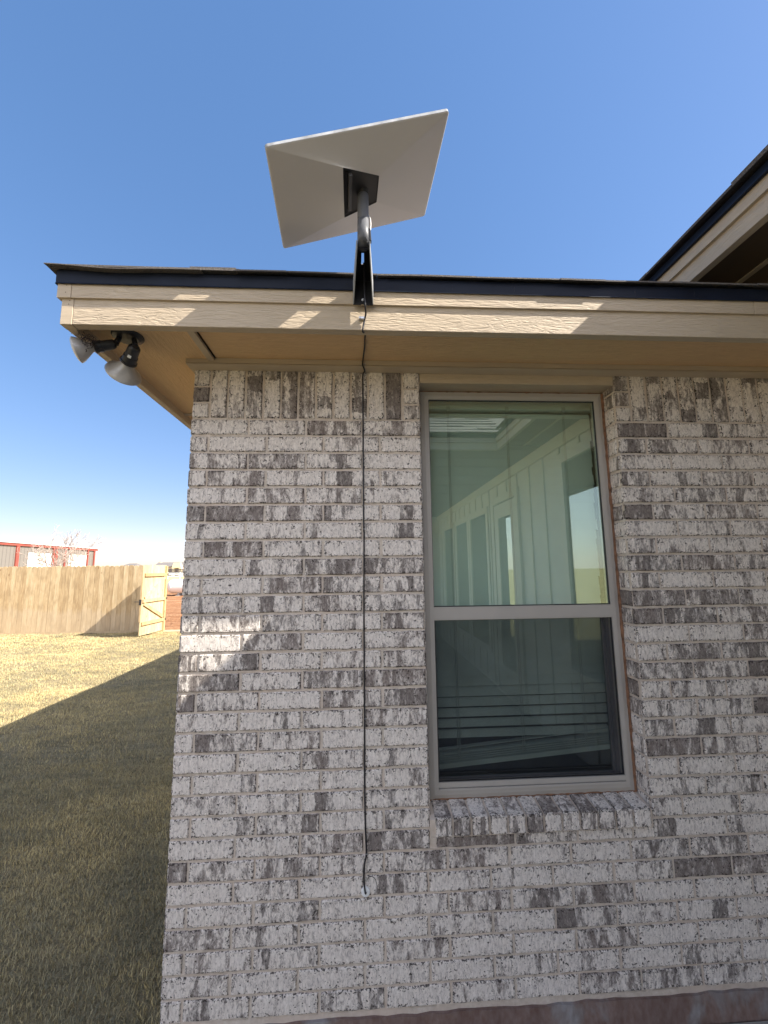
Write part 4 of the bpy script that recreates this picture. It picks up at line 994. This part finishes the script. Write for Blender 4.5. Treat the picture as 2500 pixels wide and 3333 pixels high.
for (dx, dy, l) in ((-.5, .1, 1.5), (.0, -.2, 1.55), (.6, .1, 1.4), (.2, .5, 1.35), (-.25, -.5, 1.3), (.35, -.4, 1.3)):
    grow(Vector((-16.2+dx*.2, 22.6+dy*.2, 1.0)), Vector((dx, dy, 1)).normalized(), l, .05, 1)
tb.tube([(-16.2, 22.6, -.1), (-16.2, 22.6, .5), (-16.18, 22.6, 1.05)], .08, 10, rs=[.1, .08, .06])
part(tb, 'branches', M['bark'], tree, smooth=True)
for i in range(60):
    v_ = tb.v[r4.randrange(len(tb.v)//3, len(tb.v))]
    if v_.z > 3.0 and v_.x < -16.3:
        a = Vector((r4.gauss(0, 1), r4.gauss(0, 1), r4.gauss(0, 1))).normalized()*.07; b = a.orthogonal().normalized()*.035
        tf.quad(v_, v_+a+b, v_+a*2, v_+a-b)
if tf.f: part(tf, 'withered_leaves', M['leaf'], tree)

# ------------------------------------------------------------------ propane tank
tank = thing('propane_tank', 'white horizontal propane tank with green lettering on the red dirt', 'propane tank', (-12.3, 31, 0))
tr = .53; tz = .13+tr; tx0, tx1 = -13.95, -9.2
prof = []
for i in range(9): a = math.pi/2*i/8; prof.append((tr*(1-math.cos(a))*.8, tr*math.sin(a)))
L_ = tx1-tx0; prof += [(L_-d, r_) for d, r_ in reversed(prof)]
q = MB(); q.lathe((tx0, 31, tz), (1, 0, 0), prof, 40); part(q, 'tank_shell', M['tank'], tank, smooth=True)
for x_ in (-13.05, -10.2):
    q = MB(); q.box((x_-.08, 30.75, -.1), (x_+.08, 31.25, .22)); q.box((x_-.16, 30.65, -.1), (x_+.16, 31.35, -.0)); part(q, 'tank_leg', M['slab'], tank)
q = MB(); q.lathe((-11.6, 31, tz+tr-.05), (0, 0, 1), [(0, .2), (.12, .2), (.2, .15), (.24, .02)], 20); part(q, 'valve_dome', M['tank'], tank, smooth=True)
q = MB(); q.box((-13.55, 30.45, .55), (-13.52, 30.47, .8)); part(q, 'gauge_mark', M['white'], tank)
fc = bpy.data.curves.new('lettering', 'FONT'); fc.body = 'kc'; fc.size = .46; fc.extrude = .006; fc.shear = .3; fc.materials.append(M['green'])
lc = bpy.data.objects.new('lettering_curve', fc); scene.collection.objects.link(lc); bpy.context.view_layer.update()
lme = bpy.data.meshes.new_from_object(lc.evaluated_get(bpy.context.evaluated_depsgraph_get())); bpy.data.objects.remove(lc)
lo = bpy.data.objects.new('lettering', lme); scene.collection.objects.link(lo); lo.parent = tank; lo.matrix_parent_inverse = tank.matrix_world.inverted()
lo.location = (-12.62, 31-tr-.002, tz+.12); lo.rotation_euler = (math.radians(80), 0, 0)

# ------------------------------------------------------------------ far fences, houses
wf_ = thing('white_rail_fence', 'distant white vinyl rail fence behind the propane tank', 'fence', (-50, 100, 0))
q = MB()
for z_ in (.45, .85, 1.2): q.box((-75, 100, z_), (-20, 100.05, z_+.17))
part(q, 'rails', M['vinyl'], wf_)
for i in range(20):
    q = MB(); q.box((-75+i*2.9+.8, 99.95, -.1), (-75+i*2.9+.98, 100.13, 1.5)); part(q, 'fence_post', M['vinyl'], wf_)
irf = thing('dark_iron_fence', 'distant dark picket fence along a rise behind the white rails', 'fence', (-60, 130, 0))
q = MB()
for i in range(300): q.box((-100+i*.3, 130, 1.2), (-100+i*.3+.15, 130.05, 2.35))
q.box((-100, 130.05, 1.25), (-10, 130.1, 1.55)); q.box((-100, 130.05, 2.0), (-10, 130.1, 2.25)); part(q, 'iron_panel', M['iron'], irf)
for i in range(12):
    q = MB(); q.box((-100+i*7.5, 130, -.2), (-99.8+i*7.5, 130.1, 1.2)); part(q, 'iron_post', M['iron'], irf)
def far_house(name, label, px, dist, w, d, hw, hr, hip=False, porch=False, chimney=False):
    dd = RT*((px-1250)/1345.03)+UP*(-(1862-1666.5)/1345.03)+FW; p = CAM+dd*dist; x_, y_ = p.x, p.y
    h = thing(name, label, 'house', (x_, y_, 0))
    q = MB(); q.box((x_-w/2, y_, -.2), (x_+w/2, y_+d, hw)); part(q, 'wall', M['wall_far'], h)
    q = MB(); e = .5; i_ = w*.32 if hip else w*.02
    A, B, C_, D_ = (x_-w/2-e, y_-e, hw), (x_+w/2+e, y_-e, hw), (x_+w/2+e, y_+d+e, hw), (x_-w/2-e, y_+d+e, hw)
    R1_, R2_ = (x_-w/2-e+i_, y_+d/2, hr), (x_+w/2+e-i_, y_+d/2, hr)
    q.poly([A, B, R2_, R1_]); q.poly([B, C_, R2_]); q.poly([C_, D_, R1_, R2_]); q.poly([D_, A, R1_]); q.poly([A, D_, C_, B]); part(q, 'roof', M['roof_far'], h)
    for k in (-.3, 0, .3):
        q = MB(); q.box((x_+k*w-.6, y_-.05, .9), (x_+k*w+.6, y_-.01, 2.1)); part(q, 'far_window', M['dark_far'], h)
    if porch:
        q = MB(); xp = x_+w*.42; q.hexa([(xp-1.6, y_-1.5, hw-.5), (xp+1.8, y_-1.5, hw-.5), (xp+1.8, y_, hw-.5), (xp-1.6, y_, hw-.5), (xp-1.0, y_-1.5, hw+1.3), (xp+1.2, y_-1.5, hw+1.3), (xp+1.2, y_, hw+1.3), (xp-1.0, y_, hw+1.3)]); q.box((xp-1.5, y_-1.4, -.2), (xp-.7, y_-.1, hw-.5)); q.box((xp+.9, y_-1.4, -.2), (xp+1.7, y_-.1, hw-.5)); part(q, 'porch', M['trim_far'], h)
    if chimney:
        q = MB(); q.box((x_-w*.48, y_+d/2-.5, hw), (x_-w*.43, y_+d/2+.6, hr+.5)); part(q, 'chimney', M['trim_far'], h)
far_house('far_house', 'far brown roofed house with a cream porch right of the gate', 543, 150, 9.2, 8, 3.4, 5.0, porch=True, chimney=True)
far_house('far_house', 'low far house at the wall edge with a long grey roof', 592, 170, 9.5, 7, 3.1, 4.35)
far_house('far_house', 'far house whose dark hip roof peeks over the fence left of gate', 412, 150, 5.2, 8, 3.4, 4.75, hip=True)
q = MB(); dd = RT*((605-1250)/1345.03)+UP*(-(1860-1666.5)/1345.03)+FW; p = CAM+dd*26
for a in np.linspace(0, 1, 3): pass
